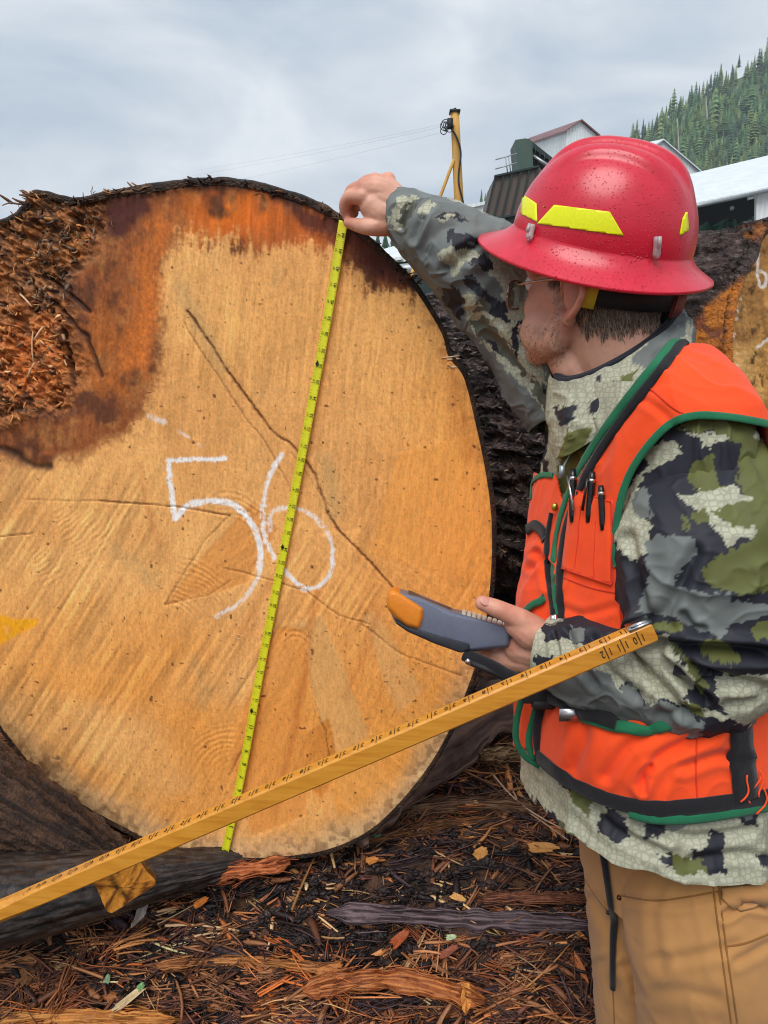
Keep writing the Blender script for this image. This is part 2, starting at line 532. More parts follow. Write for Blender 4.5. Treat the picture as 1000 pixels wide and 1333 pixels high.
# grey-blue stain streaks in the wood
for pts, wd, k in (([(238, 375), (262, 430), (290, 480)], 11, .5), ([(425, 600), (432, 640), (434, 672)], 11, .5), ([(150, 720), (175, 735), (195, 755)], 12, .35),
                   ([(250, 860), (265, 890), (262, 915)], 9, .35), ([(360, 350), (356, 372)], 7, .3), ([(30, 590), (10, 640)], 14, .25), ([(305, 900), (290, 930)], 16, .22),
                   ([(95, 860), (140, 800)], 16, .18)):
    d_ = dline(px + warp * .2, py + warp2 * .2, pts)
    col = mixc(col, lin('#8f8560'), np.exp(-(d_ / wd) ** 2) * k * .8 * (.4 + fine))
# rusty threads
for pts, wd, k in (([(180, 610), (190, 660), (210, 710)], 4, .35), ([(490, 790), (475, 850), (455, 900)], 7, .35), ([(350, 760), (320, 820)], 8, .4), ([(415, 770), (395, 880), (375, 990), (355, 1060)], 5, .5),
                   ([(585, 462), (600, 540), (612, 590)], 12, .35)):
    d_ = dline(px + warp * .25, py + warp2 * .25, pts)
    col = mixc(col, lin('#a8602a'), np.exp(-(d_ / wd) ** 2) * k * (.3 + 1.2 * nz(8, 30, 3, 21, .3)))
# specks
sp = nz(1.9, 5.0, 2, 31, .15); spm = sm(.78, .88, sp) * .7 * (.35 + .65 * sm(.4, .6, big))
col = mixc(col, lin('#7a4a20'), spm * .75)
sp2 = nz(7, 6, 2, 33); col = mixc(col, lin('#4a2a16'), sm(.865, .9, sp2) * .85)
# pale bruised rim low on the face
rim = (1 - sm(4, 44, sd + warp * .35)) * sm(820, 1010, py + (px - 300) * .15)
col = mixc(col, lin('#c9b088') * (.6 + .7 * mid)[:, None], rim * .75)
col = mixc(col, lin('#6f5138'), rim * sm(.53, .66, nz(9, 7, 3, 37)) * .6)
rim2 = (1 - sm(2, 26, sd + warp * .3)) * sm(380, 420, py)
col = mixc(col, lin('#8a5a30'), rim2 * sm(.5, .68, nz(14, 14, 3, 39)) * .5)
col = mixc(col, lin('#5a3524'), (1 - sm(0, 40, dline(px + warp * .4, py + warp2 * .4, [(40, 985), (90, 1030)]))) * sm(.45, .6, nz(12, 12, 3, 77)) * .6)

# ---- the dark stained band along the top and the rotten left side
top_line = np.interp(px, [-120, 190, 215, 245, 270, 300, 330, 380, 420, 450, 480, 520, 560], [640, 400, 318, 312, 318, 314, 322, 330, 322, 345, 372, 385, 392])
drip = (nz(6, 34, 4, 14, .05, .6) - .5) * 62 + (nz(34, 30, 4, 15) - .5) * 60 + (fine - .5) * 24
band = sm(-14, 14, top_line + drip - py)
rot = [(-130, 200), (215, 200), (226, 300), (205, 345), (212, 400), (206, 470), (192, 535), (150, 572), (95, 598), (62, 604), (20, 592), (-130, 580)]
rot_m = sm(-12, 12, sdist(px + warp * .55 + (fine - .5) * 14, py + warp2 * .55, rot))
stain = np.maximum(band, rot_m)
sc_ = np.tile(lin('#94582c'), (N, 1))
sc_ = mixc(sc_, lin('#b0682c'), sm(.45, .62, nz(50, 60, 4, 16)) * .8)
sc_ = mixc(sc_, lin('#a5733f'), sm(.50, .66, nz(18, 26, 4, 82)) * .6)
sc_ = mixc(sc_, lin('#5f3822'), sm(.46, .66, nz(34, 44, 5, 17, 0, .6)) * .9)
sc_ = mixc(sc_, lin('#c9752f'), np.exp(-(dline(px, py, [(205, 300), (195, 400), (170, 480)]) / 26) ** 2) * sm(.35, .6, nz(24, 50, 3, 18)))
fi = nz(5, 110, 3, 19, .05)
sc_ *= ((.72 + .5 * fi) * (.40 + 1.15 * nz(3.5, 5, 4, 81, .1, .7)))[:, None]; sc_ *= np.array([.86, .84, .90])
org = np.exp(-(((px - 315) / 70) ** 2 + ((py - 282) / 34) ** 2) ** 1.2) * sm(.3, .55, nz(20, 30, 3, 93))
sc_ = mixc(sc_, lin('#d8701c') * (.6 + .8 * fi)[:, None], org * .9)
sc_ = mixc(sc_, lin('#b25a20') * (.6 + .8 * fi)[:, None], np.exp(-(((px - 400) / 60) ** 2 + ((py - 300) / 30) ** 2)) * .8)
pur = sm(-8, 8, sdist(px + warp * .35, py + warp2 * .3, [(128, 262), (196, 250), (196, 275), (178, 288), (164, 312), (132, 310)]))
sc_ = mixc(sc_, lin('#4a2522') * (.7 + .6 * fine)[:, None], pur * .95)
pur2 = sm(-12, 8, sdist(px + warp * .3, py + warp2 * .5 + drip * .45, [(330, 238), (400, 258), (470, 300), (545, 375), (520, 378), (480, 352), (440, 322), (400, 290)]))
sc_ = mixc(sc_, lin('#4f2419') * (.6 + .8 * fi)[:, None], pur2 * .92)
edge_dk = 1 - sm(0, 13, sd + (mid - .5) * 18)
sc_ = mixc(sc_, lin('#3b2218'), edge_dk * .8)
col = col * (1 - stain[:, None]) + sc_ * stain[:, None]
col = mixc(col, lin('#7a4320'), np.exp(-((sdist(px + warp * .55, py + warp2 * .55, rot)) / 10) ** 2) * sm(.45, .62, nz(8, 8, 3, 22)) * .55)
dsp -= stain * (.0015 + .002 * (fi - .5))
# decayed pocket
pock = [(-130, 210), (130, 248), (132, 300), (100, 345), (88, 400), (98, 480), (80, 530), (40, 545), (-130, 560)]
pm = sm(-20, 18, sdist(px + warp * .7, py + warp2 * .7, pock))
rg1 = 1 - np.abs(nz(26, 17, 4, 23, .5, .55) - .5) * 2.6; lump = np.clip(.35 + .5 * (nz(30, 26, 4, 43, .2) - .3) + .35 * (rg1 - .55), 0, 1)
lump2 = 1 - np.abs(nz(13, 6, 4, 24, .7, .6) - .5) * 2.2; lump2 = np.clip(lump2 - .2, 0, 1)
pc = np.tile(lin('#5a3a24'), (N, 1))
pc = mixc(pc, lin('#8d5a30'), sm(.45, .62, nz(26, 20, 4, 25)))
pc = mixc(pc, lin('#4a423c'), sm(.48, .6, nz(30, 36, 3, 26)) * np.exp(-(((px - 70) / 55) ** 2 + ((py - 345) / 70) ** 2)) * 1.0)
pc = mixc(pc, lin('#b9662a') * (.6 + .8 * lump2)[:, None], np.exp(-(((px - 42) / 40) ** 2 + ((py - 470) / 62) ** 2)) * sm(.3, .5, nz(18, 18, 3, 27)))
pc = mixc(pc, lin('#c08450'), sm(.60, .78, lump2) * .5); pc *= (.5 + .8 * lump2)[:, None] * (.7 + .6 * nz(4, 5, 3, 44))[:, None]  # highlights painted on raised fibres, hollows between them shaded in the colour
pc = mixc(pc, lin('#1c1310'), sm(.44, .34, lump) * .0 + (1 - sm(.26, .40, lump)) * .8)  # shade of the deep crevices painted in as near-black
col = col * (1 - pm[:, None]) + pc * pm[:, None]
dsp += pm * ((lump - .5) * .050 + (lump2 - .5) * .009 + (nz(9, 8, 3, 94) - .5) * .012 - .010)
d_ = dline(px + warp * .25, py + warp2 * .25, [(-20, 580), (20, 588), (45, 603), (66, 606)])
col = mixc(col, lin('#2c1a12'), np.exp(-(d_ / 6) ** 2) * .85); dsp -= np.exp(-(d_ / 5) ** 2) * .004
for pts, wd in (([(70, 395), (110, 440), (128, 490)], 3), ([(60, 360), (115, 405)], 3), ([(78, 430), (92, 500)], 3)):
    d_ = dline(px + warp * .2, py + warp2 * .2, pts)
    col = mixc(col, lin('#2a160e'), np.exp(-(d_ / wd) ** 2) * .9); dsp -= np.exp(-(d_ / wd) ** 2) * .008
# yellow paint
yp = [(-30, 798), (2, 802), (20, 806), (48, 806), (46, 814), (22, 826), (4, 838), (-30, 850)]
ym = sm(-2, 2, sdist(px + warp * .12, py + warp2 * .12, yp)) * (1 - .6 * sm(.62, .7, nz(9, 9, 3, 28)))
col = mixc(col, lin('#f0a010') * (.85 + .3 * fine)[:, None], ym * .95)
# cracks
cracks = [([(245, 405), (268, 440), (290, 473), (310, 502), (330, 530), (352, 558)], 2.6, .9), ([(352, 558), (362, 568), (378, 577), (392, 594), (410, 618), (420, 645), (426, 668)], 2.5, .8),
          ([(426, 668), (440, 690), (462, 712), (485, 735), (512, 765)], 2.3, .85), ([(240, 420), (262, 458), (285, 490), (320, 545), (345, 575), (370, 620), (385, 650)], 1.4, .5),
          ([(130, 653), (170, 655), (200, 657), (260, 664), (300, 672)], 1.5, .75), ([(30, 650), (130, 653)], 1.2, .35), ([(290, 740), (340, 752), (400, 770), (440, 800), (480, 812)], 1.4, .5),
          ([(470, 812), (520, 850), (600, 880)], 1.8, .45), ([(0, 700), (42, 694)], 1.2, .6), ([(300, 670), (270, 700), (240, 745), (215, 788)], 1.5, .5), ([(215, 788), (270, 775), (300, 755)], 1.3, .4),
          ([(298, 1010), (310, 985), (322, 972)], 1.6, .6), ([(415, 935), (424, 955), (428, 990)], 1.5, .6), ([(380, 590), (430, 660)], 1.2, .3)]
for pts, wd, k in cracks:
    d_ = dline(px + warp * .07 + (fine - .5) * 3, py + warp2 * .07, pts)
    g_ = np.exp(-(d_ / (wd * .62)) ** 2) * (.45 + .9 * nz(14, 14, 2, 29))
    g_ = np.clip(g_ * 1.2, 0, 1)
    col = mixc(col, lin('#4a240c'), g_ * k); dsp -= g_ * .004 * k
# chalk: a large 5 and a 6, plus a rubbed stroke above
chalk = [([(219, 600), (245, 598), (294, 597)], 9, .9), ([(219, 600), (221, 625), (224, 650), (228, 674)], 10, 1.0),
         ([(228, 674), (245, 658), (275, 652), (302, 656), (318, 668)], 11, 1.0), ([(318, 668), (332, 690), (339, 715), (338, 742)], 11, .95), ([(338, 745), (325, 770), (305, 790), (282, 803)], 8, .62),
         ([(368, 591), (355, 612), (346, 640), (342, 670), (345, 700), (358, 727)], 9, .78), ([(352, 690), (352, 672), (366, 662), (395, 664), (415, 678), (430, 700), (434, 720)], 9, .6),
         ([(434, 715), (432, 742), (418, 760), (400, 767), (385, 758), (368, 740)], 9, .8), ([(195, 542), (215, 550)], 11, .5), ([(232, 562), (246, 570)], 5, .45), ([(258, 578), (262, 582)], 4, .4)]
cm = np.zeros(N)
hat = nz(3.6, 16, 2, 41, .55); hat2 = nz(2.4, 2.4, 2, 42)
for pts, wd, k in chalk:
    d_ = dline(px + warp * .05, py + warp2 * .05, spline(pts, 24))
    cm = np.maximum(cm, (1 - sm(wd * .20, wd * .50, d_ + (hat - .5) * 6)) * k)
cm = cm * sm(.37, .56, .55 * hat + .45 * hat2 + .12 * cm)
col = mixc(col, lin('#f6f2ee') / np.array([1.26, 1.14, 1.05]), np.clip(cm * 1.15, 0, 1))
col *= np.array([1.26, 1.14, 1.05])
col = np.clip(col, .004, .95)

P0 = on_plane(px, py, PA, PB)
V = P0 + FN * dsp[:, None] + FN * ((nz(200, 200, 3, 51) - .5) * .006)[:, None]
# the sawn face comes forward a little where the root flare bulges out on the left
V += FN * (.02 * sm(120, -60, px) * pm)[:, None]

log_loc = on_plane(300, 1119, PA, PB)
log1 = empty('sawn_log', log_loc, 'huge sawn log with a tan cut face, chalk number 56 and a dark rotten corner', 'log', None)

m, t = new_mat('sawn_wood')
co = t.coord('Object', (1, 1, .22)); co2 = t.coord('Object')
g1 = t.noise(co, 260, 5, .7); g2 = t.noise(co2, 330, 4, .7); g3 = t.noise(co2, 45, 4)
g = t.ramp(t.math('ADD', t.math('MULTIPLY', g1, .6), t.math('MULTIPLY', g2, .4)), [(.30, .66), (.5, 1.0), (.70, 1.22)])
t.P(Base_Color=t.mix(1.0, t.attr('Col').outputs['Color'], g, 'MULTIPLY'), Roughness=t.ramp(g3, [(.35, .62), (.65, .85)]))
t.p.inputs['Specular IOR Level'].default_value = .3
t.P(Normal=t.bump(g2, .35, .0012, t.bump(g1, .55, .002)))
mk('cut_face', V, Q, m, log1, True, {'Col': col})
FACE = (V, Q)

# bark
vcol('bark', .50, 190, .55, 1.0, .010, spec=.5, wet=.25)
vcol('litter', .62, 220, .35, .5, .003, spec=.35, wet=.18)
vcol('raw_wood', .6, 240, .25, .5, .002, (1, 1, 1), .3)

def bark_wall(name, O3, axis, L, thick, parent, seed, dark, mid_c, light, orange=None, nL=160, amp=.02, taper=0.0, curve=0.0, cen=None, scale=1.0, front=.006):
    """bark around an outline O3 (N,3), run back along the axis"""
    n = len(O3); cen = O3.mean(0) if cen is None else cen
    rad = O3 - cen; rad -= axis * (rad @ axis)[:, None]; ro = unit(rad)
    ts = np.concatenate([[0, 0.0, .004, .012], np.linspace(.02, 1, nL) ** 1.6 * L])
    rings = []
    for k, s in enumerate(ts):
        base = O3 + axis * s - rad * taper * s / L
        if k == 0: V_ = base - ro * .004
        else:
            q = (O3 + axis * s)
            st = np.stack([q @ axis * .28, (q - axis * (q @ axis)[:, None]) @ np.array([1, .3, 0]), q[:, 2]], -1)
            h = fbm(st * 14 * scale, 5, seed, .58) - .36
            if scale > 1.2:
                pl = fbm(st * np.array([26, 26, 60]) + 3 * (h[:, None]), 3, seed + 31); h = h + .34 * sm(.44, .52, pl) + .12 * sm(.5, .56, fbm(st * np.array([60, 60, 140]), 3, seed + 33))
            ridg = np.abs(fbm(st * 30 * scale, 3, seed + 5) - .5) * 2
            dk = thick * (1.0 if k > 1 else .55)
            if orange is not None:
                pa_, pb_ = proj(q); h = h * (1 - .85 * sm(0, 8, sdist(pa_, pb_, [(980, 350), (945, 372), (925, 392), (905, 420), (880, 440), (850, 500), (970, 530), (972, 440)])))
            V_ = base + ro * (dk * (.75 + .5 * ridg) + h * amp * 2.0 * min(1, k / 3))[:, None] - axis * (front * (1 if k in (1, 2) else 0))
        rings.append(V_)
    R = np.array(rings); m_, n_ = R.shape[:2]
    Vb = R.reshape(-1, 3); Qb = ring_quads(m_, n_)[:, ::-1]
    st = np.stack([Vb @ axis * .3, Vb[:, 0], Vb[:, 2]], -1)
    a = fbm(st * 22 * scale, 5, seed + 9, .6); b = fbm(st * 60 * scale, 4, seed + 12, .6)
    c_ = np.tile(lin(dark), (len(Vb), 1)); c_ = mixc(c_, lin(mid_c), sm(.42, .6, a)); c_ = mixc(c_, lin(light), sm(.6, .75, b) * .8)
    if orange is not None: c_ = orange(Vb, c_)
    return mk(name, Vb, Qb, MATS['bark'], parent, True, {'Col': c_})

o1 = spline(OUT1, 420, True)
O3 = on_plane(o1[:, 0], o1[:, 1], PA, PB)
th1 = .002 + .007 * sm(420, 300, o1[:, 1]) + .008 * sm(900, 1000, o1[:, 1]) * sm(330, 200, o1[:, 0])
bark_wall('bark', O3, AX, 4.2, th1, log1, 3, '#2a1c15', '#4a3222', '#7b5c40', None, 70, .0045, .1)
# far end of the log
mbk = MB(); e_ = O3 * .9 + O3.mean(0) * .1 + AX * 4.17
mbk.add(np.vstack([e_, e_.mean(0)[None]]), [(i, (i + 1) % len(e_), len(e_)) for i in range(len(e_))], lin('#b98a54'))
mbk.build('far_end', MATS['raw_wood'], log1)

# shreds of moss and bark along the upper rim; splinters in the rotten pocket
def shred(mb, p, d, L, wdt, col, bend=.3, nrm=None, seg=4):
    """one torn strip: a thin bent ribbon with thickness"""
    d = unit(d); s_ = unit(np.cross(d, RNG.normal(size=3) if nrm is None else nrm)); up_ = np.cross(s_, d)
    tt = np.linspace(0, 1, seg)[:, None]
    b = (RNG.random() - .5) * 2 * bend
    ctr = p + d * L * tt + up_ * L * b * tt * (1 - tt) + s_ * L * (RNG.random() - .5) * bend * tt * tt
    ww = wdt * (1 - .75 * np.abs(tt - .4) ** 1.5 - .25 * tt) * .5
    h = up_ * wdt * .22
    V_ = np.stack([ctr - s_ * ww, ctr + h, ctr + s_ * ww, ctr - h * .6], 1).reshape(-1, 3)
    F_ = [tuple(q) for q in ring_quads(seg, 4)] + [(3, 2, 1, 0), tuple(range((seg - 1) * 4, seg * 4))]
    mb.add(V_, F_, col)

def pick(cols):
    return lin(random.choice(cols)) * (.8 + .65 * random.random())

mbk = MB()
rimpts = o1[(o1[:, 1] < 400) & (o1[:, 0] > -60) & (o1[:, 0] < 575)]
for _ in range(1100):
    i = random.randrange(len(rimpts)); q = rimpts[i]
    if random.random() < .3: q = np.array([random.choice([(268, 236), (150, 252), (48, 262), (355, 250), (525, 352), (535, 362), (20, 286)])]) [0] + RNG.normal(size=2) * np.array([11, 2])
    p = on_plane(q[0] + RNG.normal() * 2, q[1] + abs(RNG.normal()) * 1.5 + .5, PA, PB) + AX * random.uniform(-.012, .05)
    d = np.array([RNG.normal() * .9, -.2 + RNG.normal() * .5, abs(RNG.normal()) * .2])
    shred(mbk, p, d, random.uniform(.004, .015), random.uniform(.002, .005), pick(['#2e1d16', '#3f2a1d', '#5b3a24', '#231812', '#6d4a2c']), .6)
for (x_, y_), L_, c_ in (((258, 234), .02, '#2a1c15'), ((40, 255), .022, '#8a6240'), ((30, 262), .026, '#6a482e'), ((50, 252), .02, '#a87648'), ((150, 250), .022, '#a9764c'), ((180, 247), .026, '#8a6a4c'), ((210, 245), .02, '#4a3a2c')):
    for _ in range(7):
        p = on_plane(x_ + RNG.normal() * 6, y_ + 3, PA, PB)
        shred(mbk, p, [random.choice((-1, 1)), RNG.normal() * .4, .3 + RNG.normal() * .3], L_, .006, lin(c_) * random.uniform(.7, 1.2), .5)
rs = mbk.build('bark_shreds', MATS['litter'], log1); rs['kind'] = 'stuff'

fb = bvh_of(V, Q); FALL[0] = 1.3
mbk = MB()
for _ in range(420):
    for _t in range(20):
        q = (random.uniform(-60, 125), random.uniform(258, 545))
        if inside(np.array([q[0]]), np.array([q[1]]), pock)[0]: break
    p, n_ = hit(fb, q[0], q[1], .001)
    low = q[1] > 400
    c_ = pick(['#c47c40', '#d99858', '#a0602e', '#7a4826', '#e4b484'] if low and random.random() < .7 else ['#6a4a32', '#8b6240', '#4a3426', '#b47c46', '#7a6656', '#5a4030', '#946440', '#c08448'] if q[0] < 30 or q[1] < 300 else ['#6a5a4c', '#7c6652', '#54443a', '#8a6e4c', '#40322a', '#a8825a'])
    if random.random() < .55:
        dd_ = np.array([RNG.normal(), -.35 + RNG.normal() * .3, RNG.normal()]); shred(mbk, p, dd_, random.uniform(.006, .016), random.uniform(.004, .010), c_, .7, None, 3); continue
    d = np.array([RNG.normal(), -.7 + RNG.normal() * .4, RNG.normal() * (1.2 if low else .7)])
    shred(mbk, p, d, random.uniform(.005, .022), random.uniform(.002, .005) if random.random() < .6 else random.uniform(.005, .012), c_, .5)
for q, d, L_, w_ in (((44, 440), (.1, -.3, -1), .06, .008), ((30, 385), (.7, -.3, -.7), .035, .008), ((50, 475), (-.4, -.3, -1), .03, .01), ((60, 425), (-.5, -.3, -.8), .03, .006)):
    p, n_ = hit(fb, q[0], q[1], .012)
    shred(mbk, p, np.array(d), L_, w_, lin('#e2b98c'), .15)
ps = mbk.build('rot_splinters', MATS['litter'], log1); ps['kind'] = 'stuff'
# single splinters standing out at the right edge of the face
mbk = MB()
for q, d, L_ in (((583, 466), (1, -.2, .03), .03), ((590, 468), (1, -.1, 0), .022), ((594, 478), (1, -.1, 0), .018), ((590, 474), (.8, -.1, -.5), .015), ((309, 826), (.7, -.5, .1), .014), ((305, 829), (.9, -.5, 0), .016), ((540, 1108), (0, 0, 0), 0)):
    if L_ == 0: continue
    p, n_ = hit(fb, q[0] if q[0] < 560 else q[0] - 8, q[1], .002)
    mbk = MB(); shred(mbk, p, np.array(d), L_, .0035, lin('#e8c79a'), .2); mbk.build('splinter', MATS['litter'], log1)


# ================================================================ the tape measure
tp_px = spline([(293, 1117), (318, 1000), (343, 862), (384, 650), (425, 432), (449, 289)], 260)
TP = on_plane(tp_px[:, 0], tp_px[:, 1], PA, PB) + FN * .009
s_len = np.concatenate([[0], np.cumsum(np.linalg.norm(np.diff(TP, axis=0), axis=1))])
Tt = unit(np.gradient(TP, axis=0)); Bb = unit(np.cross(Tt, FN)) ; Bb *= np.sign(Bb[:, :1] + 1e-9)
TW = .0150
prof = [(-.5, 0), (-.3, -.0009), (0, -.0013), (.3, -.0009), (.5, 0), (.5, -.0012), (0, -.0026), (-.5, -.0012)]
Vt = np.stack([TP + Bb * TW * a + FN * b for a, b in prof], 1).reshape(-1, 3)
tape = empty('tape_measure', TP[0], 'yellow-green steel tape stretched up across the log face, black inch numbers', 'tape measure')
mbk = MB(); nT = len(TP)
Qt = ring_quads(nT, 8)
mbk.add(Vt, [tuple(q) for q in Qt] + [tuple(range(8)), tuple(range((nT - 1) * 8, nT * 8))], lin('#e6e01c'))
simple('tape_yellow', '#dbd624', .5, 0, 120, .12, .05, .001, spec=.4)
mbk.build('blade', MATS['tape_yellow'], tape)
simple('black_ink', '#1b1714', .7, 0, 200, .2, 0)
simple('red_ink', '#c0301c', .7, 0, 200, .2, 0)
mbk = MB(); mbk.box(TP[0] + FN * .001 - Tt[0] * .001, (.019, .003, .007), np.stack([Bb[0], -FN, Tt[0]], 1))
mbk.box(TP[0] + FN * .002 + Tt[0] * .008, (.010, .002, .013), np.stack([Bb[0], -FN, Tt[0]], 1))
simple('steel', '#c4c4c6', .25, 1.0, 80, .1, .05)
mbk.build('end_hook', MATS['steel'], tape)

_gl = {}
def glyph(ch):
    """flat outline of a character, about one unit tall, centred"""
    if ch not in _gl:
        cu = bpy.data.curves.new('g', 'FONT'); cu.body = ch; cu.size = 1.35; cu.align_x = 'CENTER'; cu.resolution_u = 3
        cu.offset = .012
        ob = bpy.data.objects.new('g', cu); C.objects.link(ob)
        dg = bpy.context.evaluated_depsgraph_get(); me = ob.evaluated_get(dg).to_mesh()
        V_ = np.array([v.co[:] for v in me.vertices]); F_ = [tuple(p.vertices) for p in me.polygons]
        ob.evaluated_get(dg).to_mesh_clear()
        bpy.data.objects.remove(ob); bpy.data.curves.remove(cu)
        V_[:, 1] -= .5
        _gl[ch] = (V_, F_)
    return _gl[ch]

def write(mb, txt, o, ex, ey, size, wide=1.0, col=None):
    V_, F_ = glyph(txt)
    mb.add(np.asarray(o) + np.outer(V_[:, 0] * size * wide, ex) + np.outer(V_[:, 1] * size, ey), F_, col)

ink = MB(); BLK, REDC = lin('#1b1714'), lin('#c0301c'); vcol('printed_ink', .6, 200, .1, 0, .001)
def tape_at(inch):
    s = inch * .0254 * (s_len[-1] / (44.75 * .0254))
    i = min(np.searchsorted(s_len, s), nT - 2)
    return TP[i], Tt[i], Bb[i]
for k in range(1, 45):
    o_, T_, B_ = tape_at(k)
    cl_ = REDC if k in (16, 32) else BLK
    o2 = o_ + FN * .0006 - T_ * .003
    if k < 12:
        write(ink, str(k), o2 + B_ * .001, T_, -B_, .0078, 1.0, cl_)
    else:
        write(ink, str(k), o2 + B_ * .0032, T_, -B_, .0058, .95, cl_)
        if k % 12 == 0:
            for a in (0,):
                D = [o_ + FN * .0006 - B_ * .0030 + T_ * .006, o_ + FN * .0006 + B_ * .0002, o_ + FN * .0006 - B_ * .0030 - T_ * .006, o_ + FN * .0006 - B_ * .0062]
                ink.add(D, [(0, 1, 2, 3)], BLK)
        else:
            write(ink, str(k % 12), o2 - B_ * .0034, T_, -B_, .0042, 1.0, REDC if k % 4 == 1 else BLK)
    for q in range(16):
        o_, T_, B_ = tape_at(k - 1 + q / 16)
        ln = .0042 if q == 0 else (.0030 if q == 8 else (.0022 if q % 4 == 0 else .0013))
        for sgn in (-1, 1):
            e0 = o_ + FN * .0004 + B_ * sgn * (TW / 2 - .0006); e1 = e0 - B_ * sgn * ln; hw = T_ * .00022
            ink.add([e0 - hw, e0 + hw, e1 + hw, e1 - hw], [(0, 1, 2, 3)], BLK)
ink.build('lettering', MATS['printed_ink'], tape, False)

# ================================================================ the second log, behind the man
A2 = np.array([.67, 1.35, 0]); N2 = unit(np.array([.45, -1, 0]))
def on_plane2(px_, py_):
    d = ray(px_, py_); tt = (A2 @ N2) / (d @ N2)
    return d * tt[..., None] + np.array([0, 0, CAMZ])
OUT2 = [(1000, 303), (985, 335), (968, 365), (957, 405), (952, 450), (956, 500), (962, 600), (975, 700), (1000, 800), (1060, 900), (1150, 960), (1280, 970), (1400, 900),
        (1480, 760), (1500, 600), (1460, 450), (1370, 365), (1250, 322), (1130, 304), (1050, 299)]
log2 = empty('dark_bark_log', on_plane2(np.array(1200.), np.array(965.)), 'second big log with wet blackish bark and a peeled orange patch, behind the man', 'log')
f2x, f2y = np.meshgrid(np.linspace(0, 1, 260) ** 1.0, np.linspace(0, 2 * math.pi, 700, endpoint=False), indexing='ij')
ol2 = spline(OUT2, 700, True); c2 = np.array([1210., 610.])
px = (c2[0] + (ol2[None, :, 0] - c2[0]) * f2x).ravel(); py = (c2[1] + (ol2[None, :, 1] - c2[1]) * f2x).ravel()
N = len(px); warp = (nz(40, 40, 3, 1) - .5) * 60; warp2 = (nz(40, 40, 3, 2) - .5) * 60
mid = nz(16, 16, 4, 4); fine = nz(3, 3, 3, 3); v_ = nz(4, 40, 3, 5, -.15)
col = np.tile(lin('#cf9a52'), (N, 1)); col = mixc(col, lin('#a87840'), sm(.45, .65, nz(26, 60, 4, 8)))
col = mixc(col, lin('#d2a566'), np.exp(-((px - 968) / 14) ** 2) * sm(430, 470, py) * .8)
col *= (.7 + .6 * v_)[:, None]
col = mixc(col, lin('#4a3320'), sm(.58, .7, nz(7, 10, 3, 9)) * np.exp(-(dline(px, py, [(975, 350), (975, 440), (990, 520)]) / 16) ** 2) * .9)
col = mixc(col, lin('#e9d9c4'), sm(.6, .7, nz(5, 5, 3, 10)) * np.exp(-(dline(px, py, [(962, 390), (953, 450), (956, 520)]) / 6) ** 2) * .9)
for pts in ([(989, 330), (986, 355), (990, 373), (996, 371), (997, 358), (990, 352)], [(1002, 440), (994, 446), (986, 453)], [(1040, 330), (1030, 360), (1045, 385)]):
    d_ = dline(px, py, spline(pts, 20)); col = mixc(col, lin('#efe6dc'), (1 - sm(1.2, 2.6, d_ + (fine - .5) * 2.5)) * .8)
Vf = on_plane2(px, py) + N2 * ((mid - .5) * .006 + (fine - .5) * .002)[:, None]
mk('cut_face', Vf, ring_quads(260, 700)[:, ::-1], MATS['sawn_wood'], log2, True, {'Col': np.clip(col, .004, .9)})
o2 = spline(OUT2, 520, True); O32 = on_plane2(o2[:, 0], o2[:, 1])
def peeled(Vb, c_):
    a, b = proj(Vb)
    m_ = sm(-5, 5, sdist(a + (fbm(Vb * 25, 3, 71) - .5) * 30, b + (fbm(Vb * 25, 3, 72) - .5) * 14, [(972, 362), (945, 372), (925, 392), (905, 420), (880, 440), (850, 500), (960, 520), (965, 440)]))
    m_ = np.maximum(m_, sm(-3, 3, sdist(a, b + (fbm(Vb * 40, 3, 73) - .5) * 14, [(1000, 288), (985, 296), (966, 302), (968, 310), (990, 318)])) * .8)
    m_ *= ((Vb - A2) @ AX < .6)
    st = np.stack([Vb @ AX * 12, Vb[:, 0] * 60, Vb[:, 2] * 60], -1)
    oc = mixc(np.tile(lin('#d8822c'), (len(Vb), 1)), lin('#8a4f3a'), sm(.52, .66, fbm(st, 4, 75)) * .85)
    oc *= (.75 + .5 * fbm(st * 2, 3, 76))[:, None]
    return c_ * (1 - m_[:, None]) + oc * m_[:, None]
bk2 = bark_wall('bark', O32, AX, 5.0, np.full(len(O32), .012), log2, 21, '#352a29', '#5a4842', '#94807a', peeled, 420, .022, .05, scale=1.7)
mbk = MB(); e_ = O32 * .95 + O32.mean(0) * .05 + AX * 4.97
mbk.add(np.vstack([e_, e_.mean(0)[None]]), [(i, (i + 1) % len(e_), len(e_)) for i in range(len(e_))], lin('#b98a54'))
mbk.build('far_end', MATS['raw_wood'], log2)

# loose crumbs and fibres clinging to the wet bark
me_ = bk2.data; nv_ = len(me_.vertices); vb_ = np.zeros(nv_ * 3, np.float32); me_.vertices.foreach_get('co', vb_); vb_ = vb_.reshape(-1, 3) + wloc(bk2)
nq_ = len(me_.polygons); li_ = np.zeros(nq_ * 4, np.int32); me_.polygons.foreach_get('vertices', li_); bb2 = bvh_of(vb_, li_.reshape(-1, 4))
FALL[0] = 2.0; mbk = MB()
for _ in range(3200):
    q = (random.uniform(535, 740), random.uniform(380, 960)) 
    p, n_ = hit(bb2, q[0], q[1], .002)
    low = q[1] > 600
    d = np.array([RNG.normal(), RNG.normal() * .6, RNG.normal() * .55]); d = d - n_ * (d @ n_) * .8
    shred(mbk, p, d, random.uniform(.006, .030), random.uniform(.002, .008), pick(['#4a3830', '#5e473a', '#775a44', '#3a2e2c', '#8d745e', '#2e2628'] if low else ['#3c3232', '#57484a', '#6a5a58', '#2a2224', '#8a7a74']), .4, n_ + RNG.normal(size=3) * .5, 4)
bs2 = mbk.build('bark_shreds', MATS['litter'], log2); bs2['kind'] = 'stuff'
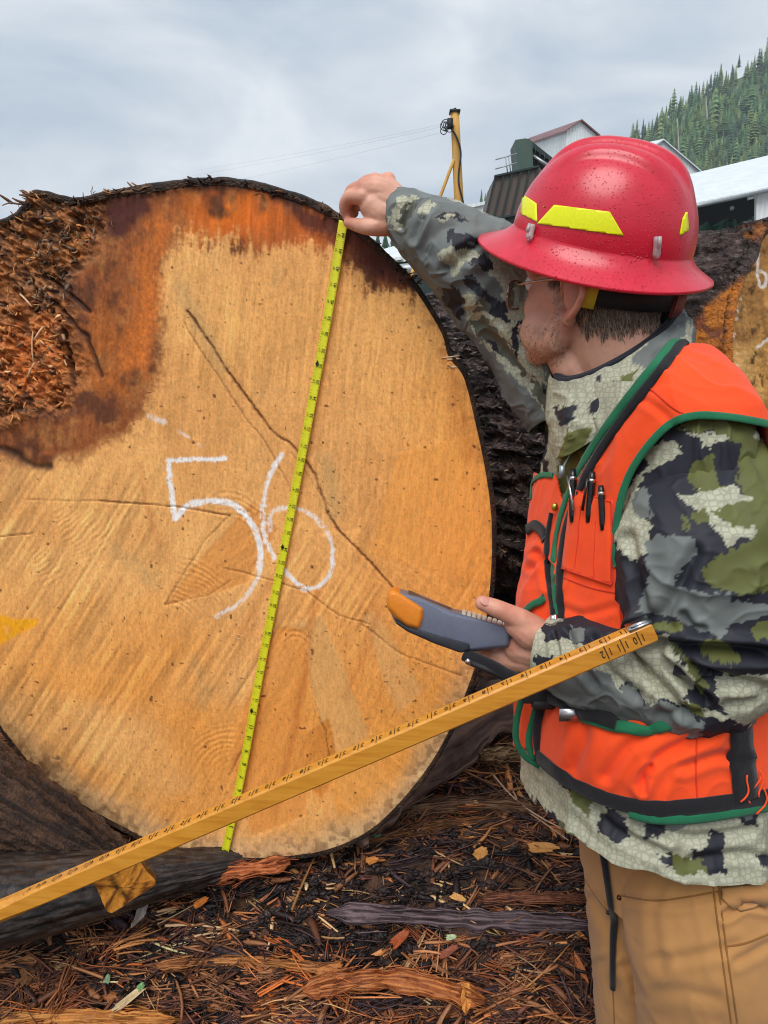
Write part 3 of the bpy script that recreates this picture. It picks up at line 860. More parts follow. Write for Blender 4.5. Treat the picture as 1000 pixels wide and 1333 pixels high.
# ================================================================ ground: a yard of mud that rises into a bank of bark
def heap(X, Y):
    dip = .16 * sm(-.12, -.30, X) * np.exp(-((Y - 1.06) / .16) ** 2)
    b = .48 * sm(.62, .98, Y - .14 * sm(.1, .3, X)) + .50 * np.clip(Y - 1.0, 0, .7) - .25 * np.clip(Y - 2.2, 0, 1.5)
    side = sm(-2.6, -1.6, X) * (1 - sm(2.2, 3.4, X)) * (1 - sm(4.0, 6.5, Y))
    return (b - dip) * side
def heap_full(X, Y):
    P = v3(X, Y)
    rough = (fbm(P * 7, 4, 81) - .5) * .10 + (fbm(P * 28, 4, 82, .6) - .5) * .045
    k = sm(.5, .8, Y) * (1 - sm(3, 5, Y)) * sm(-2.4, -1.6, X) * (1 - sm(2, 3, X))
    return heap(X, Y) + rough * (.25 + .75 * k)

# near ground fine, far ground coarse: one polar sheet to the horizon
rr = np.concatenate([np.linspace(.0, .55, 12), np.linspace(.56, 2.2, 330), np.geomspace(2.22, 1400, 90)])
aa = np.linspace(0, 2 * math.pi, 560, endpoint=False)
# denser ahead of the camera
aa = aa - .55 * np.sin(aa) * .9
Rg, Ag = np.meshgrid(rr, aa, indexing='ij')
Xg = Rg * np.sin(Ag); Yg = Rg * np.cos(Ag)
Zg = heap_full(Xg, Yg)
hill_h = 0
Vg = np.stack([Xg, Yg, Zg], -1).reshape(-1, 3)
Qg = ring_quads(len(rr), len(aa))
P_ = v3(Vg[:, 0], Vg[:, 1], Vg[:, 2])
gcol = np.tile(lin('#3d2a20'), (len(Vg), 1))
gcol = mixc(gcol, lin('#5c3c28'), sm(.45, .62, fbm(P_ * 9, 4, 84)))
gcol = mixc(gcol, lin('#241a1a'), sm(.48, .6, fbm(P_ * 6, 3, 85)))
gcol = mixc(gcol, lin('#6b4528'), sm(.6, .72, fbm(P_ * 40, 3, 86)) * .8)
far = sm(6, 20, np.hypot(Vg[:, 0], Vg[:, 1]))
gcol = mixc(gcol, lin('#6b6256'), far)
vcol('wet_mud', .5, 160, .4, .9, .006, spec=.5, wet=.28)
g_ = mk('ground', Vg, Qg, MATS['wet_mud'], None, True, {'Col': gcol}); tag(g_, 'dark wet mud of the log yard', None, None, 'structure')

# ---- loose litter: thousands of torn bark strips and fibres
BROWN = ['#5e3a2a', '#704630', '#825236', '#946444', '#46302a', '#403034', '#a06c48', '#684036']
WARM = ['#a0623a', '#b87444', '#cc8a52', '#92502e', '#b0602e']
PALE = ['#c79a66', '#d9b585', '#b08a60']
mbk = MB()
def wet_zone(x, y):
    return math.exp(-(((x - 500) / 190) ** 2 + ((y - 1195) / 65) ** 2))

def on_heap(x, y):
    d = ray(x, y)
    tt = np.linspace(.6, 2.6, 70); pts_ = d[None] * (tt / d[1])[:, None] + np.array([0, 0, CAMZ])
    hz = heap(pts_[:, 0], pts_[:, 1]); i = np.argmax(pts_[:, 2] < hz)
    if pts_[i, 2] >= hz[i]: return None
    p = pts_[i].copy(); p[2] = heap_full(p[0], p[1]); return p
def litter_col(wz):
    r = random.random()
    if r < .42 * wz + .12: return pick(['#1f1719', '#2a1d1c', '#171214', '#2b2020'])
    if r < .84: return pick(BROWN)
    if r < .972 - .08 * wz: return pick(WARM)
    return pick(PALE)
def strip_dir(ang): return np.array([math.cos(ang), math.sin(ang) * .8, math.sin(ang) * .35 + random.gauss(0, .14)])
for k in range(3600):                      # bundles of fibre lying together
    x, y = random.uniform(-220, 960), random.uniform(925, 1480)
    p = on_heap(x, y)
    if p is None: continue
    wz = wet_zone(x, y); c0 = litter_col(wz)
    if random.random() < .55 * wz: continue
    ang = random.gauss(0, .45) if random.random() < .7 else random.uniform(-1.6, 1.6)
    Lb = random.choice((.03, .05, .08, .12)); wb = random.uniform(.006, .022)
    if wz > .45: Lb *= .6
    dv = strip_dir(ang); dv /= np.linalg.norm(dv); side = unit(np.cross(dv, [0, -.6, .8]))
    for j in range(random.randrange(7, 17)):
        q = p + side * random.gauss(0, wb * .5) + np.array([0, 0, random.uniform(-.004, .016)]) - dv * Lb * random.uniform(.3, .7)
        L_ = Lb * random.uniform(.5, 1.15)
        shred(mbk, q, dv + RNG.normal(size=3) * .12, L_, random.uniform(.002, .0068), np.clip(c0 * random.uniform(.65, 1.4), .003, .8), .35, None, 5)
for k in range(6800):                      # single strips and crumbs
    x, y = random.uniform(-220, 960), random.uniform(925, 1480)
    p = on_heap(x, y)
    if p is None: continue
    wz = wet_zone(x, y); p[2] += random.uniform(-.004, .014)
    ang = random.gauss(0, .6) if random.random() < .65 else random.uniform(-1.6, 1.6)
    big_ = random.random(); L_ = random.uniform(.008, .03) if big_ < .75 else random.uniform(.04, .10)
    shred(mbk, p, strip_dir(ang) + [0, 0, random.gauss(0, .15)], L_, random.uniform(.002, .006) if big_ < .6 else random.uniform(.006, .018), litter_col(wz), .45, None, 5)
for k in range(2300):                       # flat flakes of bark
    x, y = random.uniform(-220, 960), random.uniform(925, 1480)
    p = on_heap(x, y)
    if p is None: continue
    ang = random.uniform(-1.6, 1.6) if random.random() < .4 else random.gauss(0, .4)
    L_ = random.uniform(.014, .045); shred(mbk, p + [0, 0, random.uniform(0, .012)], strip_dir(ang), L_, L_ * random.uniform(.25, .6), litter_col(wet_zone(x, y)), .3, np.array([0, -.5, .85]) + RNG.normal(size=3) * .35, 5)
for k in range(5200):                      # wet dark crumbs
    x, y = random.gauss(490, 190), random.gauss(1195, 60)
    p = on_heap(x, y)
    if p is None: continue
    n_ = random.uniform(.003, .009); a_ = random.uniform(0, 3); R_ = np.array(Matrix.Rotation(a_, 3, Vector(RNG.normal(size=3))))
    mbk.ball(p + [0, 0, random.uniform(0.004, .016)], (n_ * 1.4, n_, n_ * .5), 6, 4, R_, pick(['#1a1315', '#241a1b', '#2e2220', '#3a2a24']))
lt = mbk.build('bark_litter', MATS['litter'], None); tag(lt, 'torn bark strips and fibres covering the bank', None, None, 'stuff')

def place(x, y, lift=.01):
    d = ray(x, y); tt = np.linspace(.6, 2.8, 400); q = d[None] * (tt / d[1])[:, None] + np.array([0, 0, CAMZ])
    hz = heap(q[:, 0], q[:, 1]) + lift; i = np.argmax(q[:, 2] < hz)
    return q[i]

def slab(name, pts, width, thick, col_a, col_b, label, cat, lift=.02, n_=60, seed=0, fibre=40, group=None):
    """a long torn slab of bark lying along a line of photo pixels"""
    n = 140
    sp_ = spline(pts, n); ctr = np.array([place(a, b, lift) for a, b in sp_])
    for _ in range(6): ctr[1:-1] = (ctr[:-2] + 2 * ctr[1:-1] + ctr[2:]) / 4
    T = unit(np.gradient(ctr, axis=0)); vd = unit(ctr - np.array([0, 0, CAMZ])); 
    S = unit(np.cross(T, vd)); S *= np.sign(S[:, 2:3] + 1e-9); W_ = np.cross(T, S); W_ *= np.sign((W_ * vd).sum(1, keepdims=True))
    m_ = 44; tt = np.linspace(0, 1, n); e = np.minimum(1, np.minimum(tt, 1 - tt) * 9 + .25)
    a = np.arange(m_) * 2 * math.pi / m_
    rag = 1 + (vn(v3(tt * 18, a[:, None].repeat(n, 1).T[:, 0], seed), seed) - .5) * .5
    w_ = np.asarray(width) * e * rag
    V_ = ctr[:, None] + S[:, None] * (np.cos(a) * .5)[None, :, None] * w_[:, None, None] - W_[:, None] * (np.sin(a) * thick)[None, :, None] * e[:, None, None]
    fib = fbm(np.stack([np.broadcast_to(tt[:, None] * 7, (n, m_)), np.broadcast_to(a[None] * 9, (n, m_)), np.full((n, m_), seed)], -1), 4, seed + 3)
    V_ -= W_[:, None] * ((fib - .5) * thick * 2.2)[..., None]
    c_ = mixc(np.tile(lin(col_a), (n * m_, 1)), lin(col_b), sm(.4, .62, fib.ravel())) * (.7 + .6 * fib.ravel())[:, None]
    V_ = V_.reshape(-1, 3)
    mb = MB(); mb.add(V_, [tuple(q) for q in ring_quads(n, m_)] + [tuple(range(m_))[::-1], tuple(range((n - 1) * m_, n * m_))]); mb.A[0] = np.clip(c_, .003, .9)
    for k in range(110):
        i = random.randrange(4, n - 12); q = ctr[i] + S[i] * random.gauss(0, .32) * w_[i] - W_[i] * thick * random.uniform(.2, 1.0)
        shred(mb, q, T[i] + RNG.normal(size=3) * .10, random.uniform(.02, .07), random.uniform(.0012, .004), np.clip((lin(col_a) if random.random() < .5 else lin(col_b)) * random.uniform(.5, 1.35), .003, .8), .2, None, 5)
    o = mb.build(name, MATS['raw_wood']); tag(o, label, cat, group); return o

slab('bark_slab', [(196, 1172), (235, 1150), (290, 1136), (330, 1131), (378, 1122)], .030, .010, '#8a4526', '#b5683a', 'bent reddish slab of bark lying under the bottom edge of the big log', 'bark slab', .075, 60, 1)
slab('bark_slab', [(425, 1188), (500, 1190), (600, 1196), (690, 1200), (765, 1204)], .034, .012, '#3a2c30', '#6b5a5e', 'long dark wet shiny slab of bark lying across the middle of the bank', 'bark slab', .042, 60, 2)
slab('bark_slab', [(395, 1290), (450, 1278), (520, 1276), (585, 1290), (630, 1302)], .032, .010, '#8c4a26', '#b9733f', 'split orange-brown slab of bark lying below the dark wet one', 'bark slab', .042, 60, 3)
slab('bark_slab', [(-20, 1330), (60, 1326), (150, 1326), (228, 1328)], .026, .010, '#a8682e', '#c98a48', 'tan slab of bark at the bottom left corner of the bank', 'bark slab', .042, 50, 4)
slab('bark_slab', [(200, 1258), (270, 1252), (340, 1252), (430, 1262)], .016, .007, '#8a5530', '#b57a46', 'thin tan strip of split bark just above the green lichen flake', 'bark slab', .042, 50, 5)
slab('bark_slab', [(500, 1062), (560, 1050), (620, 1046), (700, 1052)], .030, .012, '#54392c', '#7d5c44', 'brown fibrous slab of bark right of the log, below the bent twigs', 'bark slab', .042, 50, 6)
slab('bark_slab', [(470, 1095), (530, 1082), (580, 1072), (640, 1066)], .016, .007, '#5b3a26', '#8a5c36', 'narrow brown slab of bark running up towards the right beside the log', 'bark slab', .042, 50, 7)
slab('bark_slab', [(620, 1172), (690, 1168), (762, 1172)], .018, .008, '#5a3326', '#84523a', 'reddish brown bark slab ending behind the man\'s trouser leg', 'bark slab', .042, 50, 8)
slab('broken_branch', [(625, 985), (660, 980), (700, 978)], .030, .016, '#6a5038', '#9a7c5a', 'grey-brown broken branch end poking out beside the orange vest', 'branch', .09, 30, 9)
slab('bark_slab', [(430, 1075), (480, 1040), (560, 985), (640, 925), (730, 865)], .12, .03, '#54403a', '#7a5e50', 'wide brown fibrous bark slab leaning up behind the right side of the big log', 'bark slab', .10, 70, 10)

def twig(pts, r, colr, label, lift=.03, cat='twig', name='twig'):
    ctr = np.array([place(a, b, lift) for a, b in spline(pts, 24)])
    for _ in range(3): ctr[1:-1] = (ctr[:-2] + 2 * ctr[1:-1] + ctr[2:]) / 4
    mb = MB(); mb.tube(ctr, np.linspace(r, r * .5, 24) * (1 + .25 * RNG.normal(size=24) * .5), 7, lin(colr))
    return tag(mb.build(name, MATS['raw_wood']), label, cat)
twig([(640, 1006), (665, 1035), (700, 1062), (755, 1090)], .0022, '#c2a184', 'long pale twig, upper of the two crossing the litter beside the trousers', .05)
twig([(668, 1030), (680, 1050), (712, 1074), (740, 1094)], .0022, '#b8957a', 'pale twig, lower of the two crossing the litter beside the trousers', .045)
twig([(72, 1262), (100, 1242), (125, 1232)], .004, '#c9a271', 'pale peeled stick on the bank below the black log')
twig([(215, 1205), (250, 1204), (290, 1208), (318, 1213)], .003, '#dcb98a', 'thin straight pale stick under the white splinter')
twig([(380, 1185), (392, 1155), (410, 1115)], .003, '#8f6233', 'upright brown twig under the bottom edge of the big log')
twig([(430, 1105), (436, 1130)], .004, '#d2ab74', 'short pale peg of wood hanging under the bottom edge of the big log')
twig([(585, 1035), (592, 1060), (605, 1088)], .003, '#54402e', 'dark thin twig standing among the brown bark slabs')
twig([(20, 1300), (100, 1306), (180, 1304)], .0025, '#8a6a4a', 'thin grey-brown stick near the bottom left corner')
twig([(705, 1120), (730, 1150), (752, 1178)], .002, '#a07444', 'thin brown twig lying against the left trouser leg')
def chip(x, y, L, W_, ang, colr, label, cat='wood chip', name='wood_chip', lift=.05, th=.004, grp=None):
    p = place(x, y, lift); vd = unit(p - np.array([0, 0, CAMZ]))
    ex = unit(np.cross(vd, [0, 0, 1])); ez = np.cross(ex, vd); e1 = ex * math.cos(ang) + ez * math.sin(ang); e2 = -ex * math.sin(ang) + ez * math.cos(ang)
    n = 22; a = np.linspace(0, 2 * math.pi, n, endpoint=False) + RNG.normal(size=22) * .06
    cx_ = np.sign(np.cos(a)) * np.abs(np.cos(a)) ** .55; cy_ = np.sign(np.sin(a)) * np.abs(np.sin(a)) ** .75
    ends = 1 + (np.abs(cx_) > .7) * RNG.uniform(-.38, .12, 22); taper_ = 1 - RNG.uniform(.1, .5) * (cx_ * .5 + .5)
    V_ = []
    for lay, (g, up_) in enumerate(((.90, 1.0), (1.0, .55), (1.0, -.3), (.9, -1.0))):
        pts_ = p + np.outer(cx_ * ends * L / 2 * g, e1) + np.outer((cy_ * taper_ + .12 * np.sin(cx_ * 3)) * W_ / 2 * g, e2) + np.outer(cx_ * .15 * W_ + .10 * W_ * np.cos(cx_ * 2), vd)
        V_.append(pts_ - vd * up_ * th)
    V_.insert(0, np.tile(V_[0].mean(0), (n, 1)) * .9 + V_[0] * .1); V_.append(np.tile(V_[-1].mean(0), (n, 1)) * .9 + V_[-1] * .1)
    V_ = np.array(V_); mb = MB(); mb.add(V_.reshape(-1, 3), [tuple(q) for q in ring_quads(6, n)] + [tuple(range(n))[::-1], tuple(range(5 * n, 6 * n))])
    q_ = (V_.reshape(-1, 3) - p); g_ = fbm(np.stack([q_ @ e1 * 40, q_ @ e2 * 400, q_ @ vd * 100], -1) + L * 900, 3, 57)
    mb.A[0] = lin(colr) * (.5 + .95 * g_)[:, None]
    return tag(mb.build(name, MATS['raw_wood'], None, False), label, cat, grp)
chip(596, 1168, .032, .014, -.35, '#e0a55e', 'pale orange wood chip just above the dark wet slab')
chip(262, 1174, .034, .016, .25, '#d0782c', 'bright orange wood chip under the bent reddish slab')
chip(626, 1112, .032, .026, .4, '#c78a48', 'orange-tan block of wood in the litter right of the log')
chip(705, 1103, .065, .022, .05, '#c98c4c', 'long tan block of wood in the litter beside the trousers')
chip(484, 1120, .026, .016, .1, '#c07a38', 'small orange chip under the lower right edge of the big log')
chip(520, 1222, .045, .02, .55, '#9a4a22', 'red-brown chip below the left end of the dark wet slab')
chip(585, 1238, .042, .013, .5, '#8a4a34', 'reddish chip leaning beside the pale green lichen')
chip(168, 1300, .07, .014, .35, '#d8bd90', 'cream-coloured split chip at the lower left beside the green flake')
chip(38, 1262, .06, .03, .8, '#8a5f3c', 'brown split chip at the far lower left')
chip(755, 1258, .05, .016, -1.0, '#b4683c', 'orange-brown chip touching the left trouser leg')
chip(608, 1298, .02, .05, .1, '#e0964a', 'upright orange splinter near the bottom of the bank')
chip(430, 1262, .06, .02, .2, '#b4743e', 'tan flake lying on the split orange-brown slab')
chip(615, 1045, .03, .012, .3, '#c89a62', 'pale shaving on the brown fibrous slab')
chip(587, 1220, .022, .011, .1, '#b9c79a', 'pale green lichen tuft below the dark wet slab', 'lichen', 'lichen')
chip(184, 1284, .016, .013, .3, '#7fae72', 'green flake at the lower left beside the cream chip', 'lichen', 'lichen')
chip(140, 1274, .016, .013, .9, '#8aa882', 'grey-green lichen flake left of the green one', 'lichen', 'lichen')
chip(492, 1087, .022, .010, .1, '#5d8a6c', 'blue-green leaf scrap under the lower right edge of the big log', 'leaf', 'leaf_scrap')
chip(186, 1182, .022, .075, -.5, '#cfc6bd', 'white weathered splinter beside the orange cut stub', 'splinter', 'white_splinter', .05)

# ---- black bunk log at the lower left, its neighbour with brown bark, and the orange cut stub
def round_log(name, A, B, r0, r1, label, cols, mat_name, seed, n=150, m_=110, amp=.010, cutcol='#b98a54', sc_n=1.0, ring=None):
    A = np.asarray(A, float); B = np.asarray(B, float); d = unit(B - A); L_ = np.linalg.norm(B - A)
    e1 = unit(np.cross(d, [0, 0, 1])); e2 = np.cross(e1, d); a = np.arange(m_) * 2 * math.pi / m_
    tt = np.linspace(0, 1, n); r = r0 + (r1 - r0) * tt
    base = A + d * (tt * L_)[:, None]
    dirs = np.cos(a)[:, None] * e1 + np.sin(a)[:, None] * e2
    q = base[:, None] + dirs[None] * .1
    st = np.stack([np.broadcast_to((tt * L_ * 5)[:, None], (n, m_)), dirs[None, :, 0] * 3.5 + 0 * tt[:, None], dirs[None, :, 1] * 3.5 + dirs[None, :, 2] * 3.5 + 0 * tt[:, None]], -1) * sc_n
    h = fbm(st * 2, 5, seed, .58)
    V_ = base[:, None] + dirs[None] * (r[:, None] + (h - .5) * amp * 2)[..., None]
    g2 = fbm(st * 5, 4, seed + 4).ravel(); g3 = fbm(st * 1.2, 3, seed + 7).ravel()
    c_ = np.tile(lin(cols[0]), (n * m_, 1)); c_ = mixc(c_, lin(cols[1]), sm(.4, .6, g2)); c_ = mixc(c_, lin(cols[2]), sm(.55, .66, g3))
    root = empty(name, (A + B) / 2 - np.array([0, 0, r0]), label, 'log')
    mk('bark', V_.reshape(-1, 3), ring_quads(n, m_)[:, ::-1], MATS[mat_name], root, True, {'Col': c_})
    for k, o_ in ((0, -1), (n - 1, 1)):
        R_ = V_[k]; c0 = R_.mean(0); mb = MB()
        rings = [c0 + (R_ - c0) * s for s in (1, .8, .6, .4, .2, .02)]
        VV = np.vstack(rings); QQ = ring_quads(6, m_)
        mb.add(VV, [tuple(x) for x in QQ]); nn = fbm(VV * np.array([60, 60, 200]), 3, seed + 8)
        mb.A[0] = lin(cutcol) * (.6 + .8 * nn)[:, None]
        mb.build('cut_end', MATS['raw_wood'], root)
    return root
vcol('wet_wood', .38, 60, .35, .6, .004, (1, 1, 1), .5, .12)
round_log('black_log', at(-160., 1200., 1.00), at(400., 1106., 1.31), .096, .010, 'black wet log lying under the big log at the lower left', ('#2a2524', '#443c38', '#171415'), 'wet_wood', 31, amp=.006, sc_n=2.2)
round_log('brown_log', at(-150., 960., 1.19), at(190., 1152., 1.20), .112, .030, 'brown bark-covered log lying behind the black one at the lower left', ('#4a352a', '#654a38', '#33231c'), 'bark', 33, amp=.022, sc_n=1.7)
# stub: short round of split wood whose orange cut end faces the camera
mbk = MB()
stub_px = [(120, 1150), (146, 1130), (176, 1122), (190, 1138), (201, 1152), (196, 1160), (172, 1176), (150, 1192), (138, 1198), (128, 1186), (119, 1166)]
pf = at(np.array([p[0] for p in stub_px], float), np.array([p[1] for p in stub_px], float), 1.0)
pf += np.array([0, 1, 0]) * np.linspace(0, .02, len(pf))[:, None]
sb = empty('cut_stub', pf.mean(0) - [0, 0, .03], 'short stub with a bright orange cut end tucked below the wooden rule', 'wood stub')
ds = spline(pf, 60, True); rings = [ds.mean(0) + (ds - ds.mean(0)) * s for s in (1, .85, .7, .55, .4, .25, .1, .01)]
VV = np.vstack(rings); fx, fy = proj(VV)
fb_ = fbm(v3(fx / 5 + fy / 9, fy / 40 - fx / 60), 4, 91)
cc = mixc(np.tile(lin('#c9842f'), (len(VV), 1)), lin('#6b3a18'), sm(.5, .66, fb_)) * (.7 + .6 * fbm(v3(fx / 3, fy / 20), 3, 92))[:, None]
d_ = dline(fx, fy, [(142, 1138), (150, 1152), (163, 1166)]); cc = mixc(cc, lin('#1c0f0a'), np.exp(-(d_ / 3.5) ** 2) * .95)
VV = VV + np.array([0, 1, 0]) * ((.5 - fb_) * .006)[:, None]
mbk.add(VV, [tuple(q) for q in ring_quads(8, 60)]); mbk.A[0] = cc
mbk.build('cut_end', MATS['raw_wood'], sb)
back = ds.mean(0) + (ds - ds.mean(0)) * .8 + np.array([-.01, .06, -.03]); mb2 = MB(); mb2.add(np.vstack([ds, (ds + back) / 2 + RNG.normal(size=ds.shape) * .001, back]), [tuple(q) for q in ring_quads(3, 60)[:, ::-1]], lin('#4a2f1c'))
mb2.build('bark', MATS['litter'], sb)
# ================================================================ mill buildings, pole, hill
def sheet(name, col, col2, period, rough=.45, metal=.0, axis_rot=0.0, rust=0.0):
    """ribbed metal sheet"""
    m, t = new_mat(name)
    tc = t.n('TexCoord'); sx = t.n('SeparateXYZ'); t.t.links.new(tc.outputs['Object'], sx.inputs[0])
    wv = t.math('SINE', t.math('MULTIPLY', t.math('ADD', sx.outputs[0], t.math('MULTIPLY', sx.outputs[1], .7)), 2 * math.pi / period))
    n1 = t.noise(t.coord('Object', (1, 1, .3)), .9, 5); n2 = t.noise(t.coord('Object', (2, 2, .25)), 2.2, 5, .65)
    base = t.ramp(n1, [(.3, col), (.7, col2)])
    if rust: base = t.mix(t.ramp(n2, [(.45, 0.0), (.7, rust)]), base, '#6b4334')
    rib = t.ramp(wv, [(.0, .90), (.35, 1.0)])
    t.P(Base_Color=t.mix(1.0, base, rib, 'MULTIPLY'), Roughness=rough, Metallic=metal, Normal=t.bump(wv, .4, .03))
    return m
sheet('white_sheet', '#dde3e5', '#eef2f2', .36, .5, 0, 0, .08)
sheet('white_roof', '#d8dfe2', '#eaf0f1', .5, .35)
sheet('maroon_roof', '#71484b', '#84595a', .6, .5)
sheet('rusty_panel', '#5c4c46', '#46493f', 9.0, .6, 0, 0, .75)
sheet('green_panel', '#2f4a41', '#3c5a4e', 9.0, .55, 0, 0, .35)
simple('dark_steel', '#23312f', .6, .3, 3, .25, .1)
simple('galvanised', '#9fa6a8', .4, .6, 5, .15, .05)
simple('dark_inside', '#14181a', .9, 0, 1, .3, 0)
simple('green_tarp', '#1f6b52', .6, 0, 2, .3, .4, .2)
simple('pole_wood', '#c99a4e', .8, 0, 3, .35, .4, .02, stretch=(3, 3, .3))
simple('black_rubber', '#17171a', .6, 0, 40, .2, .1)
simple('lamp_lens', '#f4f1e6', .3)

def px3(pts, Y):
    return np.array([at(float(a), float(b), float(Y)) for a, b in pts])

def solid(mb, pts, Y, depth, shift=(0, 0)):
    """closed block whose front outline is given in pixels at distance Y; depth metres deep"""
    f = px3(pts, Y); mb.prism(f, np.array([shift[0], depth, shift[1]])); return mb

def gable(name, label, corners, Y0, Y1, roof_mat, wall_mat):
    """gabled tower shed: corners = near gable eave-left, ridge, eave-right, plus far ridge and far eave-left (pixels); base hidden"""
    el, rg, er, rg2, el2, zb = corners
    E, R_, E2 = at(*map(float, el), Y0), at(*map(float, rg), Y0 + .5), at(*map(float, er), Y0 + 1.2)
    R2, F_ = at(*map(float, rg2), Y1), at(*map(float, el2), Y1)
    E3 = E2 + (R2 - R_)
    zb = zb
    root = empty(name, (E[0], E[1], zb), label, 'building')
    dn = lambda p: np.array([p[0], p[1], zb])
    mb = MB()
    mb.add([E, R_, E2, dn(E2), dn(E)], [(0, 1, 2, 3, 4)]); mb.add([F_, E, dn(E), dn(F_)], [(0, 1, 2, 3)])
    mb.add([F_, R2, E3, dn(E3), dn(F_)], [(4, 3, 2, 1, 0)]); mb.add([E2, E3, dn(E3), dn(E2)], [(0, 1, 2, 3)])
    mb.build('wall', MATS[wall_mat], root, False)
    up = np.array([0, 0, .12]); ov = unit(R_ - R2) * .35
    mb = MB()
    for a, b in ((E, F_), (E2, E3)):
        sl = unit(a - R_) * .4
        P_ = np.array([R_ + ov, a + sl + ov, b + sl - ov, R2 - ov])
        mb.prism(P_ + up * .3, up)
    mb.build('roof', MATS[roof_mat], root, False)
    return root

gable('tower_shed', 'tall white shed with a maroon roof above the rusty hopper', ((738, 170), (756, 158), (776, 175), (690, 181), (684, 188), 4.0), 68, 84, 'maroon_roof', 'white_sheet')
gable('gabled_shed', 'white gabled shed rising behind the long white roof right of the red helmet', ((838, 199), (863, 183), (908, 221), (800, 196), (780, 214), 0.0), 76, 96, 'white_roof', 'white_sheet')

# long shed with the open dark bay
root = empty('long_shed', at(930., 524., 55.), 'long white-roofed shed with an open dark bay at the right edge', 'building')
A0, A1 = at(868., 278., 50.), at(1060., 232., 50.); B0, B1 = at(868., 236., 64.), at(1060., 193., 64.)
A0, A1, B0, B1 = at(820., 286., 52.), at(1000., 247., 50.), at(820., 248., 66.), at(1000., 205., 66.)
dx = A1 - A0; A2_, B2_ = A1 + dx * .9, B1 + (B1 - B0) * .9
mbk = MB(); mbk.prism(np.array([A0, A2_, B2_, B0]), np.array([0, 0, .18])); mbk.build('roof', MATS['white_roof'], root, False)
mbk = MB(); mbk.prism(px3([(985, 251), (1080, 229), (1080, 560), (983, 560)], 50.6), np.array([0, .3, 0])); mbk.build('wall', MATS['white_sheet'], root, False)
mbk = MB(); mbk.prism(px3([(820, 250), (1200, 170), (1200, 560), (820, 560)], 65.), np.array([0, .3, 0])); mbk.build('back_wall', MATS['dark_inside'], root, False)  # near-black wall colour stands in for the shade inside the bay
mbk = MB(); mbk.prism(px3([(975, 254), (982, 252), (982, 258), (975, 260)], 50.2), np.array([0, .2, 0])); mbk.build('bracket', MATS['galvanised'], root, False)
mbk = MB(); q0, q1 = at(820., 287., 51.), at(1000., 248., 50.); mbk.tube([q0, q1], .14, 6); mbk.build('gutter', MATS['galvanised'], root)
mbk = MB(); mbk.ball(at(953., 271., 56.), .16); lampo = mbk.build('lamp', MATS['lamp_lens'], root)
# green tarpaulin over a stack inside the bay
tx = np.linspace(880, 1000, 60); rows = []
top = 300 - 12 * sm(890, 960, tx) + 4 * np.sin(tx * .21) + 3 * np.sin(tx * .53)
for f in np.linspace(0, 1, 16):
    yy = top + (524 - top) * f; rows.append(at(tx, yy, 55 - 1.2 * f + .5 * np.sin(tx * .3 + f * 7)))
Vt_ = np.array(rows).reshape(-1, 3); mbk = MB(); nq = ring_quads(16, 60, False)
bk = Vt_ + np.array([0, 4., 0]); mbk.add(np.vstack([Vt_, bk]), [tuple(q) for q in nq] + [tuple(q[::-1] + len(Vt_)) for q in nq] + [(i, i + 1, i + 1 + len(Vt_), i + len(Vt_)) for i in range(59)])
tag(mbk.build('tarpaulin', MATS['green_tarp']), 'green tarpaulin over a stack inside the dark bay of the long shed', 'tarpaulin')

# low white shed behind the hopper and the pale roofs seen under the raised arm
root = empty('low_shed', at(640., 524., 70.), 'low ribbed white shed behind the yellow pole, left of the hopper', 'building')
mbk = MB(); mbk.prism(px3([(560, 280), (645, 262), (690, 262), (690, 540), (560, 540)], 70.), np.array([0, 6., 0])); mbk.build('wall', MATS['white_sheet'], root, False)
mbk = MB(); mbk.prism(px3([(556, 278), (645, 259), (692, 259), (692, 263), (645, 263), (556, 283)], 69.7), np.array([0, 6.6, 0])); mbk.build('roof', MATS['white_roof'], root, False)
root = empty('white_roofed_shed', at(520., 524., 44.), 'shed with a pale sloping roof seen just under the raised hand', 'building')
a_, b_, c_, d_ = at(486., 330., 44.), at(575., 303., 44.), at(560., 318., 34.), at(480., 345., 34.)
a_, b_ = at(470., 336., 46.), at(600., 298., 46.); d_, c_ = at(470., 346., 38.), at(600., 326., 38.)
mbk = MB(); mbk.prism(np.array([d_, c_, b_, a_]), np.array([0, 0, .15])); mbk.build('roof', MATS['white_roof'], root, False)
mbk = MB(); mbk.prism(px3([(470, 349), (600, 329), (600, 560), (470, 560)], 38.6), np.array([0, 6., 0])); mbk.build('wall', MATS['dark_steel'], root, False)

# hopper with its conveyor
root = empty('hopper', at(650., 524., 40.), 'rusty ribbed steel hopper with a dark green lower half, left of the helmet', 'hopper')
def panel(mb, pts, Y, dep, n, vert_mat=None):
    solid(mb, pts, Y, dep)
mbk = MB(); top_l, top_r, bot_r, bot_l = (645, 229), (701, 216), (688, 276), (631, 287)
solid(mbk, [top_l, top_r, (712, 230), (700, 270), bot_r, bot_l], 40., 3.); mbk.build('side_panel', MATS['rusty_panel'], root, False)
for k in range(6):
    f = k / 5
    a = np.array(top_l) + (np.array(top_r) - top_l) * f; b = np.array(bot_l) + (np.array(bot_r) - bot_l) * f
    mbk = MB(); solid(mbk, [(a[0] - .9, a[1]), (a[0] + .9, a[1]), (b[0] + .9, b[1]), (b[0] - .9, b[1])], 39.85, .14); mbk.build('rib', MATS['dark_steel'], root, False)
for a, b in ((top_l, top_r), (bot_l, bot_r)):
    mbk = MB(); solid(mbk, [(a[0] - 1, a[1] - 1.2), (b[0] + 1, b[1] - 1.2), (b[0] + 1, b[1] + 1.2), (a[0] - 1, a[1] + 1.2)], 39.8, .2); mbk.build('rim', MATS['dark_steel'], root, False)
